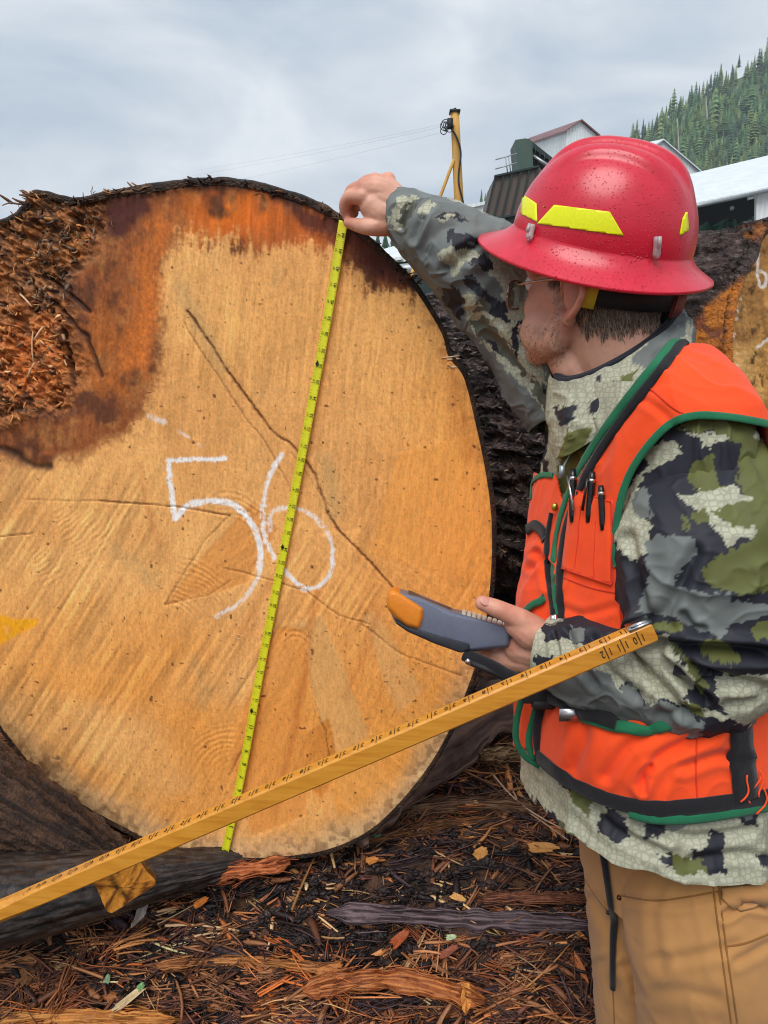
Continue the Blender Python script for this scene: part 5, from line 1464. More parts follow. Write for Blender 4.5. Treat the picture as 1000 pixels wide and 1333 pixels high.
# breast pocket and its stitched pen slots
def stitch(pts, w_=.0022, n=30, mat='orange_seam', nm='seam'): return sew(nm, pts, w_, mat, None, .0008, .0008, n)
V_, F_ = decal(vest_bvh, [(747, 637), (782, 649), (798, 653), (798, 760), (770, 752), (734, 740), (740, 690)], .004, .004, 5)
mb = MB(); mb.add(V_, F_); mb.build('pen_pocket', MATS['orange_cloth'], vest)
for pts in ([(759, 659), (755, 700), (751, 742)], [(779, 679), (777, 715), (776, 751)], [(734, 740), (770, 752), (799, 761)], [(798, 653), (799, 700), (799, 760)], [(747, 637), (782, 649), (798, 653)]):
    V_, F_ = ribbon(vest_bvh, pts, .0016, .0042, .0007, 30); mb = MB(); mb.add(V_, F_); mb.build('seam', MATS['orange_seam'], vest)
stitch([(805, 762), (807, 785), (809, 812)]); stitch([(840, 500), (875, 530), (902, 545)]); stitch([(908, 955), (906, 1000), (908, 1046)]); stitch([(735, 752), (770, 765), (803, 772)])
mb = MB(); p_, n_ = hit(vest_bvh, 728, 661, .006); mb.ball(p_, (.005, .004, .006)); mb.build('brass_snap', simple('brass', '#c9a548', .3, 1, 80, .1, .05), vest)
mb = MB(); p_, n_ = hit(vest_bvh, 728, 806, .008); mb.box(p_, (.011, .004, .014)); mb.box(p_ + [0, -.003, .0], (.004, .004, .018)); mb.build('zip_slider', MATS['steel'], vest)
# straps and buckle at the waist, cords hanging at the front
sew('belt_strap', [(706, 900), (735, 912), (770, 928), (805, 938)], .018, 'black_webbing', None, .010, .003, 40)
sew('belt_loop', [(760, 932), (800, 944), (840, 948), (880, 938)], .014, 'green_webbing', None, .006, .003, 40)
sew('belt_strap', [(688, 690), (698, 684), (708, 692), (712, 702)], .016, 'black_webbing', None, .004, .002, 20)
sew('pull_tab', [(686, 797), (696, 788), (708, 782), (712, 776)], .010, 'green_webbing', None, .006, .002, 20)
mb = MB(); p_, n_ = hit(vest_bvh, 712, 908, .018); mb.tube([p_ + [0, 0, -.012], p_ + [0, 0, .012]], .004, 10); p2, _ = hit(vest_bvh, 727, 898, .018); mb.build('buckle_pin', MATS['steel'], vest); mb = MB()
p3, _ = hit(vest_bvh, 752, 929, .014); mb.box(p3, (.034, .004, .016)); mb.build('buckle', MATS['steel'], vest)
mb = MB(); p4, _ = hit(vest_bvh, 716, 900, .02); mb.box(p4, (.040, .022, .026)); mb.box(p4 + [.008, -.004, -.014], (.03, .02, .012)); 
bx = mb.build('belt_clip', MATS['black_rubber'], vest); bv_ = bx.modifiers.new('round', 'BEVEL'); bv_.width = .004; bv_.segments = 3
mb = MB()
for pts in ([(683, 900), (674, 930), (672, 962), (684, 985), (700, 995)], [(704, 905), (694, 935), (688, 965), (694, 988)], [(690, 990), (715, 1004), (735, 1012)]):
    P_ = np.array([at(a, b, .90) for a, b in spline(pts, 24)]); mb.tube(P_, .0045, 8)
mb.build('green_cord', MATS['green_webbing'], vest)
mb = MB(); P_ = np.array([at(a, b, .885) for a, b in spline([(706, 915), (699, 945), (701, 975), (712, 1000)], 24)]); mb.tube(P_, .006, 8); mb.build('black_cord', MATS['black_webbing'], vest)
# frayed orange threads at the right
for k in range(4):
    mb = MB()
    x0, y0 = 985 + RNG.normal() * 8, 1005 + RNG.normal() * 14
    p0, n_ = hit(vest_bvh, x0, y0, .006); P_ = np.array([p0 + np.array([.012 * q * math.sin(q * 3 + k) + .01 * q * (k % 3 - 1), -.006 * q, -.03 * q]) for q in np.linspace(0, 1, 10)]); mb.tube(P_, .0011, 5); mb.build('loose_thread', MATS['orange_cloth'], vest)

# ---- collar
def ring(F_, B_, N_, n=160, ex=2.2):
    c_ = (F_ + B_) / 2; p_ = F_ - c_; q_ = N_ - c_; a = np.arange(n) * 2 * math.pi / n; ca, sa = np.cos(a), np.sin(a)
    r = (np.abs(ca) ** ex + np.abs(sa) ** ex) ** (-1 / ex)
    return c_ + np.outer(r * ca, p_) + np.outer(r * sa, q_)
top = ring(at(720., 486., 1.0), at(882., 400., .985), at(806., 470., .900))
lowr_ = ring(at(722., 590., .99), at(905., 452., .975), at(806., 548., .872))
def collar_rings(g0, inner):
    ct = top.mean(0); cl = lowr_.mean(0); R = []
    for f in np.linspace(0, 1, 60):
        c_ = top * (1 - f) + lowr_ * f; ce = c_.mean(0)
        R.append(c_ + unit(c_ - ce) * (g0 + .010 * math.sin(f * math.pi) * (0 if inner else 1)))
    return np.array(R)
R = collar_rings(0, False); Vc = R.reshape(-1, 3); Qc = ring_quads(60, 160); Nc = vnormals(Vc, Qc)
if (Nc * (Vc - Vc.mean(0))).sum() < 0: Qc = Qc[:, ::-1]; Nc = -Nc
Vc = folds(Vc, Nc, 131, .006, .06)
cc, ss = camo(Vc, 9, .03); a_, b_ = proj(Vc)
cc, ss = trace(Vc, cc, ss, [([(700, 470), (900, 380), (900, 600), (700, 600)], TAN), ([(775, 492), (783, 490), (781, 512), (776, 512)], NAVY), ([(820, 470), (850, 440), (885, 400), (905, 400), (890, 440), (850, 490)], GREY), ([(790, 500), (830, 480), (815, 520), (795, 530)], OLIV),
                             ([(722, 535), (748, 525), (750, 545), (730, 556)], NAVY), ([(738, 560), (770, 555), (755, 600), (725, 610)], OLIV), ([(762, 520), (790, 515), (790, 535), (770, 540)], NAVY)])
collar = mk('collar', Vc, Qc, MATS['camo_cloth'], jacket, True, {'Col': cc, 'Scale': ss})
Ri = collar_rings(-.007, True); Rl = np.concatenate([R[:1] + np.array([0, 0, .0]), (R[:1] + Ri[:1]) / 2 + np.array([0, 0, .004]), Ri[:40]])
mk('collar_lining', Rl.reshape(-1, 3), ring_quads(len(Rl), 160)[:, ::-1], MATS['navy_fleece'], jacket)
Rf = top[None] * 1.0
# second fleece collar standing inside, seen as the dark line along the neck
cen = top.mean(0); inn = np.array([cen + (top - cen) * (1 - .045 - .09 * f) + np.array([0, 0, .004 - .05 * f]) for f in np.linspace(0, 1, 10)])
mk('inner_collar', inn.reshape(-1, 3), ring_quads(10, 160)[:, ::-1], MATS['navy_fleece'], jacket).modifiers.new('thickness', 'SOLIDIFY').thickness = .006
mb = MB(); mb.tube([at(a, b, .915) for a, b in spline([(746, 570), (742, 590), (735, 605), (731, 614)], 16)], .0016, 6); mb.build('draw_cord', MATS['galvanised'], jacket)
mb = MB(); mb.tube([at(732., 606., .912), at(731., 622., .912)], .004, 10); mb.build('cord_toggle', MATS['galvanised'], jacket)

# ---- sleeves
def sleeve(name, keys, n=420, m_=300, ex=2.0):
    """keys: px, py, Y, radius"""
    K = np.array(keys, float); C3 = at(K[:, 0], K[:, 1], K[:, 2])
    S = spline(np.column_stack([C3, K[:, 3]]), n); P = S[:, :3]; r = S[:, 3]
    V_, Q_ = tube(P, r, m_); Nn = vnormals(V_, Q_)
    ctr = np.repeat(P, m_, 0)
    if (Nn * (V_ - ctr)).sum() < 0: Q_ = Q_[:, ::-1]; Nn = -Nn
    return V_, Q_, Nn, P, r
Vn_, Qn_, Nn_, Pn, rn = sleeve('near', [(915, 585, .90, .050), (925, 612, .865, .072), (922, 650, .835, .092), (915, 700, .81, .101), (913, 760, .795, .100), (918, 815, .785, .092), (925, 852, .782, .082), (905, 876, .785, .074),
                                        (862, 876, .795, .070), (815, 868, .81, .066), (770, 861, .83, .059), (735, 853, .852, .049), (708, 846, .868, .041)], 460, 320)
t_ = np.repeat(np.linspace(0, 1, 460), 320)
Vn_ = folds(Vn_, Nn_, 141, .0062, .085, (1, 1, 1)); fr_ = facing(Vn_, Nn_)
Vn_ = creases(Vn_, Nn_, [([(835, 818), (870, 838), (930, 845), (1000, 850)], 7, .016), ([(840, 812), (870, 790), (905, 720)], 8, .006), ([(845, 830), (880, 870), (920, 910)], 6, .010), ([(830, 840), (850, 880), (890, 925)], 6, .008), ([(880, 850), (930, 880), (1000, 895)], 7, .008),
                         ([(820, 700), (830, 760), (845, 805)], 7, .006), ([(940, 560), (950, 620), (960, 680)], 14, .003), ([(970, 560), (985, 600), (1000, 625)], 8, .004), ([(770, 830), (790, 870), (830, 905)], 6, .006), ([(740, 825), (752, 860), (775, 890)], 5, .005), ([(890, 800), (900, 816), (915, 820)], 5, .006),
                         ([(860, 930), (920, 925), (1000, 905)], 7, .005), ([(722, 828), (726, 850), (722, 878)], 4, .004)], fr_)
cn, sn = camo(Vn_, 17, .02); cn, sn = trace(Vn_, cn, sn, near_patches, fr_)
near_sleeve = mk('sleeve', Vn_, Qn_, MATS['camo_cloth'], jacket, True, {'Col': cn, 'Scale': sn})

zf = lambda L: [(430 + x / 3.704, 210 + y / 3.704) for x, y in L]
far_patches = [(zf([(200, 100), (900, 100), (1100, 900), (1100, 1300), (900, 1300), (300, 500)]), GREY),
               (zf([(270, 290), (340, 160), (420, 170), (400, 210), (330, 350), (270, 310)]), TAN), (zf([(320, 290), (370, 210), (430, 200), (360, 340)]), DKG), (zf([(420, 240), (470, 190), (500, 215), (470, 240), (430, 265)]), TAN), (zf([(500, 275), (560, 245), (640, 265), (680, 290), (560, 280)]), NAVY), (zf([(510, 285), (570, 260), (610, 265), (560, 285)]), TAN),
               (zf([(575, 340), (600, 330), (700, 370), (790, 375), (800, 400), (700, 400), (640, 430), (600, 440), (575, 400)]), NAVY),
               (zf([(515, 450), (560, 415), (600, 430), (690, 420), (720, 440), (700, 470), (640, 490), (620, 540), (590, 560), (570, 500), (530, 480)]), TAN),
               (zf([(750, 460), (790, 440), (960, 520), (1000, 560), (1000, 820), (860, 800), (820, 640), (770, 560)]), TAN), (zf([(670, 480), (720, 440), (770, 460), (790, 520), (740, 520), (690, 500)]), NAVY),
               (zf([(690, 540), (760, 520), (820, 600), (830, 660), (770, 650), (700, 590)]), GREY), (zf([(640, 560), (700, 550), (740, 620), (860, 700), (870, 760), (800, 780), (720, 660), (650, 590)]), NAVY),
               (zf([(520, 620), (600, 600), (640, 660), (640, 780), (560, 700)]), NAVY), (zf([(640, 640), (690, 640), (720, 700), (700, 760), (900, 830), (960, 900), (760, 800), (660, 730)]), TAN), (zf([(690, 700), (740, 650), (780, 720), (700, 740)]), DKG)]
z3 = lambda L: [(520 + x / 4.3, 330 + y / 4.3) for x, y in L]
far_patches += [(z3([(350, 240), (520, 330), (640, 330), (720, 100), (800, 600), (880, 1000), (760, 820), (440, 470), (400, 440)]), TAN), (z3([(390, 390), (470, 350), (560, 440), (720, 670), (690, 680), (540, 540), (440, 470)]), DKG),
                (z3([(490, 490), (540, 500), (580, 560), (550, 560)]), NAVY), (z3([(630, 420), (665, 370), (680, 500), (650, 580), (625, 520)]), NAVY), (z3([(680, 380), (760, 390), (740, 470), (700, 480)]), NAVY), (z3([(740, 670), (830, 760), (880, 960), (740, 780)]), DKG), (z3([(790, 740), (850, 800), (880, 880), (830, 840)]), NAVY), (z3([(480, 300), (560, 310), (620, 350), (610, 390), (520, 350)]), NAVY), (z3([(410, 300), (500, 300), (510, 335), (420, 320)]), DKG)]
Vf_, Qf_, Nf_, Pf, rf = sleeve('far', [(740, 545, 1.10, .060), (722, 490, 1.12, .084), (700, 432, 1.13, .090), (665, 389, 1.135, .087), (632, 359, 1.13, .080), (600, 333, 1.125, .070), (570, 311, 1.125, .060), (545, 291, 1.13, .048), (530, 280, 1.135, .040), (518, 273, 1.15, .035)], 420, 300)
Vf_ = folds(Vf_, Nf_, 151, .0062, .08); fr_ = facing(Vf_, Nf_)
Vf_ = creases(Vf_, Nf_, [([(600, 330), (625, 318), (650, 312)], 6, .008), ([(585, 350), (610, 335), (650, 325)], 7, .008), ([(700, 375), (703, 420), (722, 480), (738, 530)], 4, .006), ([(600, 400), (640, 440), (690, 500)], 8, .005), ([(550, 285), (545, 300), (540, 312)], 4, .005), ([(556, 330), (575, 300), (600, 290)], 8, .004), ([(630, 360), (660, 400), (700, 470)], 8, .004), ([(535, 262), (530, 280), (524, 296)], 3, .004)], fr_)
cf, sf = camo(Vf_, 27, .02); cf, sf = trace(Vf_, cf, sf, far_patches, fr_)
far_sleeve = mk('sleeve', Vf_, Qf_, MATS['camo_cloth'], jacket, True, {'Col': cf, 'Scale': sf})
# turned cuffs: dark ring inside each opening
for P_, r_ in ((Pn, rn), (Pf, rf)):
    d_ = unit(P_[-1] - P_[-6]); mb = MB(); mb.tube(np.array([P_[-1] - d_ * .03, P_[-1] - d_ * .008, P_[-1] + d_ * .001]), np.array([r_[-1] * .80, r_[-1] * .88, r_[-1] * .96]), 40); mb.build('cuff_lining', MATS['black_webbing'], jacket)

# ---- head, neck and hands: one skin
HO = at(776., 370., .985)
al, ro_, pi_ = math.radians(44), math.radians(13), math.radians(6)
hf = np.array([-math.cos(al), math.sin(al), 0]); hl = np.array([-math.sin(al), -math.cos(al), 0]); hu = np.array([0, 0, 1.])
hu = unit(np.array([.07, -.16, 1.0])); hf = unit(hf - hu * (hf @ hu)); hl = np.cross(hu, hf)
HM = np.stack([hf, hl, hu], 1)
def H(a, b, c): return HO + HM @ np.array([a, b, c], float)
sk = MB()
def hb(a, b, c, r, R=HM): sk.ball(H(a, b, c), r, 24, 16, R)
def ht(pts, r, n=14): sk.tube(np.array([H(*p) for p in pts]), r, n); [sk.ball(H(*p), q, 14, 10) for p, q in zip((pts[0], pts[-1]), (r[0], r[-1]))]
hb(-.010, 0, .012, (.088, .071, .072)); hb(.038, 0, -.03, (.058, .062, .084)); hb(.02, 0, -.015, (.066, .068, .062)); hb(.052, .032, -.036, (.034, .026, .032)); hb(.052, -.032, -.036, (.034, .026, .032))
for s in (1, -1):
    ht([(.004, s * .058, -.048), (.018, s * .054, -.078), (.048, s * .034, -.094), (.070, s * .012, -.101)], [.020, .019, .018, .017])
    ht([(.088, s * .008, .016), (.082, s * .034, .018), (.068, s * .052, .010)], [.011, .012, .010])
    hb(.045, s * .045, -.068, (.036, .020, .034))
    # ear: rim, bowl and lobe
    e = lambda a, c, o: (a * 1.15 - .006 - o * .2, s * (.0755 + o * 1.35), c - .016)
    ht([e(.010, .006, .002), e(.010, .022, .004), e(.000, .033, .009), e(-.014, .032, .015), e(-.023, .018, .019), e(-.024, .000, .019), e(-.017, -.016, .014), e(-.008, -.028, .009)], [.004, .0045, .005, .005, .005, .005, .0048, .0055], 10)
    hb(-.012, s * .080, -.046, (.009, .0065, .010)); hb(-.016, s * .083, -.012, (.016, .0058, .027)); hb(.004, s * .074, -.016, (.005, .006, .007))
hb(.070, 0, -.099, (.020, .023, .018)); hb(.072, 0, -.068, (.028, .031, .032))
ht([(.090, 0, .014), (.102, 0, -.010), (.113, 0, -.030)], [.008, .010, .013]); hb(.104, .010, -.036, .009); hb(.104, -.010, -.036, .009)
hb(.100, 0, -.066, (.009, .024, .006)); hb(.098, 0, -.077, (.010, .020, .006))
NB = at(815., 520., .985)
sk.tube(np.array([H(-.030, 0, .02), H(-.028, 0, -.05), (H(-.03, 0, -.05) + NB) / 2 + [.004, 0, 0], NB]), [.066, .064, .066, .074], 28)
sk.tube(np.array([H(.02, .012, -.085), H(.0, .012, -.11), NB + [-.02, -.01, 0]]), [.036, .040, .045], 20)
# trunk and arms inside the clothes keep the body in one piece
tz = np.linspace(1.5, 1.02, 8); sk.tube(np.stack([np.interp(tz, TOR[:, 0], TOR[:, 1]), np.interp(tz, TOR[:, 0], TOR[:, 2]), tz], -1), [.07, .09, .09, .09, .09, .09, .09, .08], 24)
sk.tube(np.vstack([NB - [0, 0, .03], Pn[::60], Pn[-1]]), .026, 14); sk.tube(np.vstack([NB - [0, 0, .03], Pf[::60], Pf[-1]]), .026, 14)
def px_chain(keys, n=14, steps=10):
    K = np.array(keys, float); c3 = at(K[:, 0], K[:, 1], K[:, 2]); S = spline(np.column_stack([c3, K[:, 3]]), steps)
    sk.tube(S[:, :3], S[:, 3], n); sk.ball(S[0, :3], S[0, 3], 14, 10); sk.ball(S[-1, :3], S[-1, 3], 14, 10)
def px_ball(x, y, Y, r, R=None): sk.ball(at(float(x), float(y), float(Y)), r, 20, 14, R)
# right hand, raised: knuckles up, thumb and forefinger pinching the tape
px_chain([(535, 284, 1.135, .027), (522, 276, 1.143, .028), (510, 268, 1.145, .030), (498, 262, 1.145, .031)])
px_chain([(510, 262, 1.140, .022), (495, 250, 1.136, .022), (478, 248, 1.134, .020)])
px_chain([(512, 280, 1.140, .024), (495, 278, 1.135, .024), (484, 268, 1.132, .020)])
px_chain([(512, 250, 1.150, .016), (506, 240, 1.152, .0125), (500, 237, 1.16, .011)])
for K in ([(472, 256, 1.126, .0135), (455, 257, 1.136, .0112), (449, 270, 1.148, .0098), (453, 282, 1.155, .0084)],        # forefinger
          [(472, 246, 1.134, .0138), (458, 250, 1.150, .0115), (455, 264, 1.166, .0105), (460, 276, 1.176, .0095)],        # middle
          [(488, 236, 1.144, .0128), (473, 240, 1.164, .0108), (466, 254, 1.178, .0100), (470, 268, 1.186, .0090)],        # ring
          [(506, 234, 1.156, .0118), (494, 237, 1.168, .0100), (484, 250, 1.184, .0088), (486, 261, 1.190, .0080)]):       # little
    px_chain(K)
px_chain([(514, 290, 1.140, .018), (496, 295, 1.130, .0150), (479, 296, 1.128, .0120), (465, 293, 1.138, .0106), (454, 290, 1.150, .0086)])   # thumb
# left hand, palm up under the handset, thumb along its near side
px_chain([(722, 850, .868, .028), (708, 846, .876, .029), (696, 840, .884, .031), (682, 838, .892, .030)])
px_chain([(706, 832, .868, .022), (690, 822, .866, .0235), (676, 812, .868, .020)])
px_chain([(704, 858, .88, .022), (686, 856, .89, .023), (666, 856, .90, .020), (648, 852, .905, .016)])
px_chain([(692, 818, .864, .019), (676, 806, .862, .0152), (660, 798, .860, .0128), (644, 791, .860, .0118), (628, 785, .862, .0100)])      # thumb
for K in ([(664, 852, .90, .014), (640, 852, .925, .0120), (622, 842, .955, .0108), (612, 824, .975, .0095)],
          [(668, 858, .915, .0138), (646, 860, .945, .0118), (632, 846, .972, .0105), (626, 826, .985, .0095)],
          [(674, 862, .93, .0130), (658, 864, .955, .0110), (646, 850, .98, .0100), (642, 832, .99, .0090)],
          [(682, 864, .94, .0115), (670, 864, .965, .0098), (660, 852, .985, .0088), (656, 838, .995, .0080)]):
    px_chain(K)
me0 = sk.mesh('skin_parts'); tmp = bpy.data.objects.new('skin_parts', me0); C.objects.link(tmp)
rm = tmp.modifiers.new('r', 'REMESH'); rm.mode = 'VOXEL'; rm.voxel_size = .0021; rm.adaptivity = 0
s2 = tmp.modifiers.new('s', 'SMOOTH'); s2.factor = .5; s2.iterations = 4
dg = bpy.context.evaluated_depsgraph_get(); ev = tmp.evaluated_get(dg); me1 = ev.to_mesh()
nv = len(me1.vertices); Vb = np.zeros(nv * 3, np.float32); me1.vertices.foreach_get('co', Vb); Vb = Vb.reshape(-1, 3).astype(float)
Qb = np.array([tuple(p.vertices) for p in me1.polygons if len(p.vertices) == 4]); ev.to_mesh_clear()
bpy.data.objects.remove(tmp); bpy.data.meshes.remove(me0)
Vb, Qb, _ = compact(Vb, Qb)
# leave out what no one could see deep inside the sleeves and trunk? it stays: the body is one surface
Nb = vnormals(Vb, Qb)
L_ = (Vb - HO) @ HM; hd = (np.linalg.norm(Vb - H(0, 0, -.02), axis=1) < .20) & (L_[:, 2] > -.2)
cb = np.tile(lin('#dda58c'), (len(Vb), 1))
n1 = fbm(Vb * 60, 4, 161); n2 = fbm(Vb * 220, 3, 162); n3 = fbm(Vb * 25, 3, 163)
cb = mixc(cb, lin('#b5644f'), sm(.45, .68, n3) * .45); cb = mixc(cb, lin('#d9a58c'), sm(.5, .7, n1) * .35)
ear = hd & (np.abs(L_[:, 1]) > .071) & (L_[:, 0] < .012) & (L_[:, 0] > -.045) & (np.abs(L_[:, 2]) < .045)
cb = mixc(cb, lin('#c06a58'), ear * .55)
cheek = np.exp(-(((L_[:, 0] - .05) / .03) ** 2 + ((L_[:, 2] + .03) / .025) ** 2)) * hd; cb = mixc(cb, lin('#c4735f'), cheek * .5)
beard = hd * sm(.15, .6, np.exp(-(((L_[:, 0] - .055) / .055) ** 2 + ((L_[:, 2] + .088) / .030) ** 2) ** 1.5) + .8 * np.exp(-(((L_[:, 0] - .012) / .012) ** 2 + ((L_[:, 2] + .03) / .05) ** 2)))
beard *= (L_[:, 0] > -.005)
cb = mixc(cb, lin('#8f7160'), beard * (.25 + .6 * sm(.4, .62, n2)) * .6)
hr = (L_[:, 2] < -.004) * hd * sm(.012, -.02, L_[:, 0]) * sm(-.062, -.036, L_[:, 2] + .030 * (n1 - .5) * 2); hr = np.maximum(hr, hd * np.exp(-(((L_[:, 0] - .022) / .014) ** 2)) * sm(-.012, .006, L_[:, 2]) * (np.abs(L_[:, 1]) > .05))
cb = mixc(cb, lin('#6d5444'), np.clip(hr, 0, 1) * .75 * ~ear)
# knuckles and finger ends run redder
for x_, y_, Y_ in ((466, 262, 1.128), (472, 246, 1.134), (486, 238, 1.142), (502, 237, 1.152), (453, 264, 1.14), (628, 785, .862), (660, 798, .86), (458, 288, 1.148)):
    p_ = at(float(x_), float(y_), float(Y_)); cb = mixc(cb, lin('#c9705c'), np.exp(-((Vb - p_) ** 2).sum(1) / .013 ** 2) * .5)
cb *= (.92 + .16 * n2)[:, None]
m, t = new_mat('skin')
co = t.coord('Object'); n1_ = t.noise(co, 500, 4, .6); n2_ = t.noise(co, 130, 3)
t.P(Base_Color=t.attr('Col').outputs['Color'], Roughness=t.ramp(n2_, [(.3, .42), (.7, .6)]), Subsurface_Weight=.12, Subsurface_Radius=(.01, .004, .002), Normal=t.bump(n1_, .25, .0012, t.bump(n2_, .25, .002)))
t.p.inputs['Subsurface Scale'].default_value = .6
body = mk('body', Vb, Qb, m, man, True, {'Col': cb})
body_bvh = bvh_of(Vb, Qb)
# nails
mb = MB()
simple('nail', '#d79b8c', .35, 0, 200, .06, 0)
for (x_, y_), e_, w_ in (((632, 783), (-.006, -.002, .001), .0075),):
    p_, n_ = hit(body_bvh, x_, y_, .0004); R_ = np.stack([unit(np.array([-.9, .0, .42])), unit(np.cross(n_, [-.9, 0, .42])), n_], 1); mb.ball(p_, (.0075, .0058, .0012), 14, 8, R_)
mb.build('thumbnail', MATS['nail'], body)

# hair: nape, temples, stubble
vcol('hair', .55, 500, .2, .1, .001, spec=.4)
mb = MB()
hv_i = np.where(hd & (hr > .35) & ~ear & (Nb @ unit(np.array([-.3, -1, 0])) > -.3))[0]
for i in RNG.choice(hv_i, min(7000, len(hv_i) * 3)):
    d = -.9 * hu - .25 * hf * (1 if L_[i, 0] < 0 else -.2) + Nb[i] * .22 + RNG.normal(size=3) * .16
    d -= Nb[i] * (d @ Nb[i]) * .75
    shred(mb, Vb[i], d, random.uniform(.004, .012), .0007, pick(['#5a4636', '#7a6450', '#9a8878', '#4a382c', '#aa9c8e']), .3, None, 3)
bi = np.where(beard > .35)[0]
for i in RNG.choice(bi, min(1300, len(bi) * 2)):
    d = -.8 * hu + .3 * hf + Nb[i] * .55 + RNG.normal(size=3) * .25
    shred(mb, Vb[i], d, random.uniform(.0016, .0036), .0006, pick(['#5a4436', '#8a7566', '#b5a596', '#3f3028', '#a08a78']), .2, None, 3)
mb.build('hair', MATS['hair'], body)
simple('eye_white', '#e6e0d8', .2, 0, 100, .04, 0)
for s in (1, -1):
    mb = MB(); mb.ball(H(.079, s * .032, -.004), .0125, 16, 12); mb.build('eye', MATS['eye_white'], body)

# spectacles
gl = MB()
for s in (1, -1):
    a = np.linspace(0, 2 * math.pi, 33); sq = 1 / np.maximum(np.abs(np.cos(a)) ** 3 + np.abs(np.sin(a)) ** 3, .2) ** (1 / 3)
    gl.tube(np.array([H(.108 - .10 * abs(.024 * math.cos(q) * z + .0) - .012 * (s * .033 + .024 * math.cos(q) * z) ** 2 * 60, s * .033 + .024 * math.cos(q) * z, -.022 + .019 * math.sin(q) * z) for q, z in zip(a, sq)]), .0019, 6)
    gl.tube(np.array([H(.101, s * .058, -.012), H(.07, s * .072, -.006), H(.03, s * .079, .0), H(-.008, s * .082, .004), H(-.022, s * .084, -.008)]), .0018, 6)
gl.tube(np.array([H(.108, -.010, -.016), H(.113, 0, -.012), H(.108, .010, -.016)]), .0012, 6)
simple('spectacle_metal', '#a88a7c', .25, .9, 80, .1, 0)
glasses = gl.build('spectacles', MATS['spectacle_metal'], body)
m, t = new_mat('spectacle_glass'); t.P(Base_Color='#f4f6f6', Roughness=.02, Transmission_Weight=1.0, IOR=1.05)
gl = MB()
for s in (1, -1):
    a = np.linspace(0, 2 * math.pi, 32, endpoint=False); sq = 1 / np.maximum(np.abs(np.cos(a)) ** 3 + np.abs(np.sin(a)) ** 3, .2) ** (1 / 3)
    gl.prism(np.array([H(.107 - .10 * abs(.023 * math.cos(q) * z) - .012 * (s * .033 + .023 * math.cos(q) * z) ** 2 * 60, s * .033 + .023 * math.cos(q) * z, -.022 + .018 * math.sin(q) * z) for q, z in zip(a, sq)]), -hf * .0012)
gl.build('lens', MATS['spectacle_glass'], glasses)

# ---- hard hat
HC = at(780., 321., .99)
al, ro_, pi_ = math.radians(27), math.radians(19), math.radians(9)
tf = np.array([-math.cos(al), math.sin(al), 0]); tl = np.array([-math.sin(al), -math.cos(al), 0]); tu = np.array([0, 0, 1.])
tu = unit(np.array([.14, -.42, 1.0])); tf = unit(tf - tu * (tf @ tu)); tl = np.cross(tu, tf)
TM = np.stack([tf, tl, tu], 1)
nA = 300; aa_ = np.arange(nA) * 2 * math.pi / nA; ca, sa = np.cos(aa_), np.sin(aa_)
DA, DB, DH = .121, .107, .124
rings = []
bra = .161 + .005 * ca; brb = .143
# brim top from lip to dome foot, dome, then the inside back down to the lip
for f in np.linspace(0, 1, 26):
    k = 1 - f
    ra = DA + (bra - DA) * k; rb = DB + (brb - DB) * k
    z = -.019 * k ** 1.1 + .010 * (1 - k) ** 5 + .004 * np.cos(2 * aa_) * k
    rings.append(np.stack([ra * ca, rb * sa, z + 0 * ca], -1))
phis = np.linspace(.0, math.pi / 2, 90)
for ph in phis[1:]:
    r = math.cos(ph) ** .82; z = .010 + (DH - .010) * math.sin(ph) ** 1.06
    x_, y_ = DA * r * ca, DB * r * sa
    lift = sm(.35, .75, np.full(nA, ph / (math.pi / 2)))
    rg = np.exp(-(y_ / .0150) ** 4) * .0085 + (np.exp(-((np.abs(y_) - .044) / .0125) ** 4)) * .0065
    fade = sm(0, .25, 1 - np.abs(x_) / DA)
    n_ = unit(np.stack([x_ / DA ** 2, y_ / DB ** 2, np.full(nA, max(z, .001) / DH ** 2)], -1))
    rings.append(np.stack([x_, y_, np.full(nA, z)], -1) + n_ * (rg * lift * fade)[:, None])
outer = len(rings)
for ph in phis[::-6]:
    r = math.cos(ph) ** .72; z = .006 + (DH - .016) * math.sin(ph) ** 1.06
    rings.append(np.stack([(DA - .004) * r * ca, (DB - .004) * r * sa, np.full(nA, z - .002)], -1))
for f in np.linspace(0, 1, 14):
    ra = DA - .004 + (bra - .0015 - DA + .004) * f; rb = DB - .004 + (brb - .0015 - DB + .004) * f
    rings.append(np.stack([ra * ca, rb * sa, -.004 - .0195 * f ** 1.1 + .004 * np.cos(2 * aa_) * f], -1))
rings.append(np.stack([(bra + .0012) * ca, (brb + .0012) * sa, -.0212 + .004 * np.cos(2 * aa_)], -1)); rings.append(rings[0])
Rh = np.array(rings) @ TM.T + HC; Vh = Rh.reshape(-1, 3); Qh = ring_quads(len(rings), nA)
m, t = new_mat('red_shell')
co = t.coord('Object')
d1 = t.n('TexVoronoi', Scale=150.0, Randomness=1.0); t.set(d1.inputs['Vector'], co)
d2 = t.n('TexVoronoi', Scale=260.0, Randomness=1.0); t.set(d2.inputs['Vector'], co)
msk = t.ramp(t.noise(co, 38, 3), [(.42, .25), (.6, 1.0)])
sz = t.math('MULTIPLY', t.math('ADD', .05, t.math('MULTIPLY', d1.outputs['Color'], .28)), msk)
k1 = t.math('SUBTRACT', 1.0, t.math('MINIMUM', t.math('DIVIDE', d1.outputs['Distance'], sz), 1.0))
k2 = t.math('SUBTRACT', 1.0, t.math('MINIMUM', t.math('DIVIDE', d2.outputs['Distance'], .24), 1.0))
hgt = t.math('ADD', t.math('POWER', k1, .55), t.math('MULTIPLY', t.math('POWER', k2, .6), .5))
n1_ = t.noise(co, 30, 4)
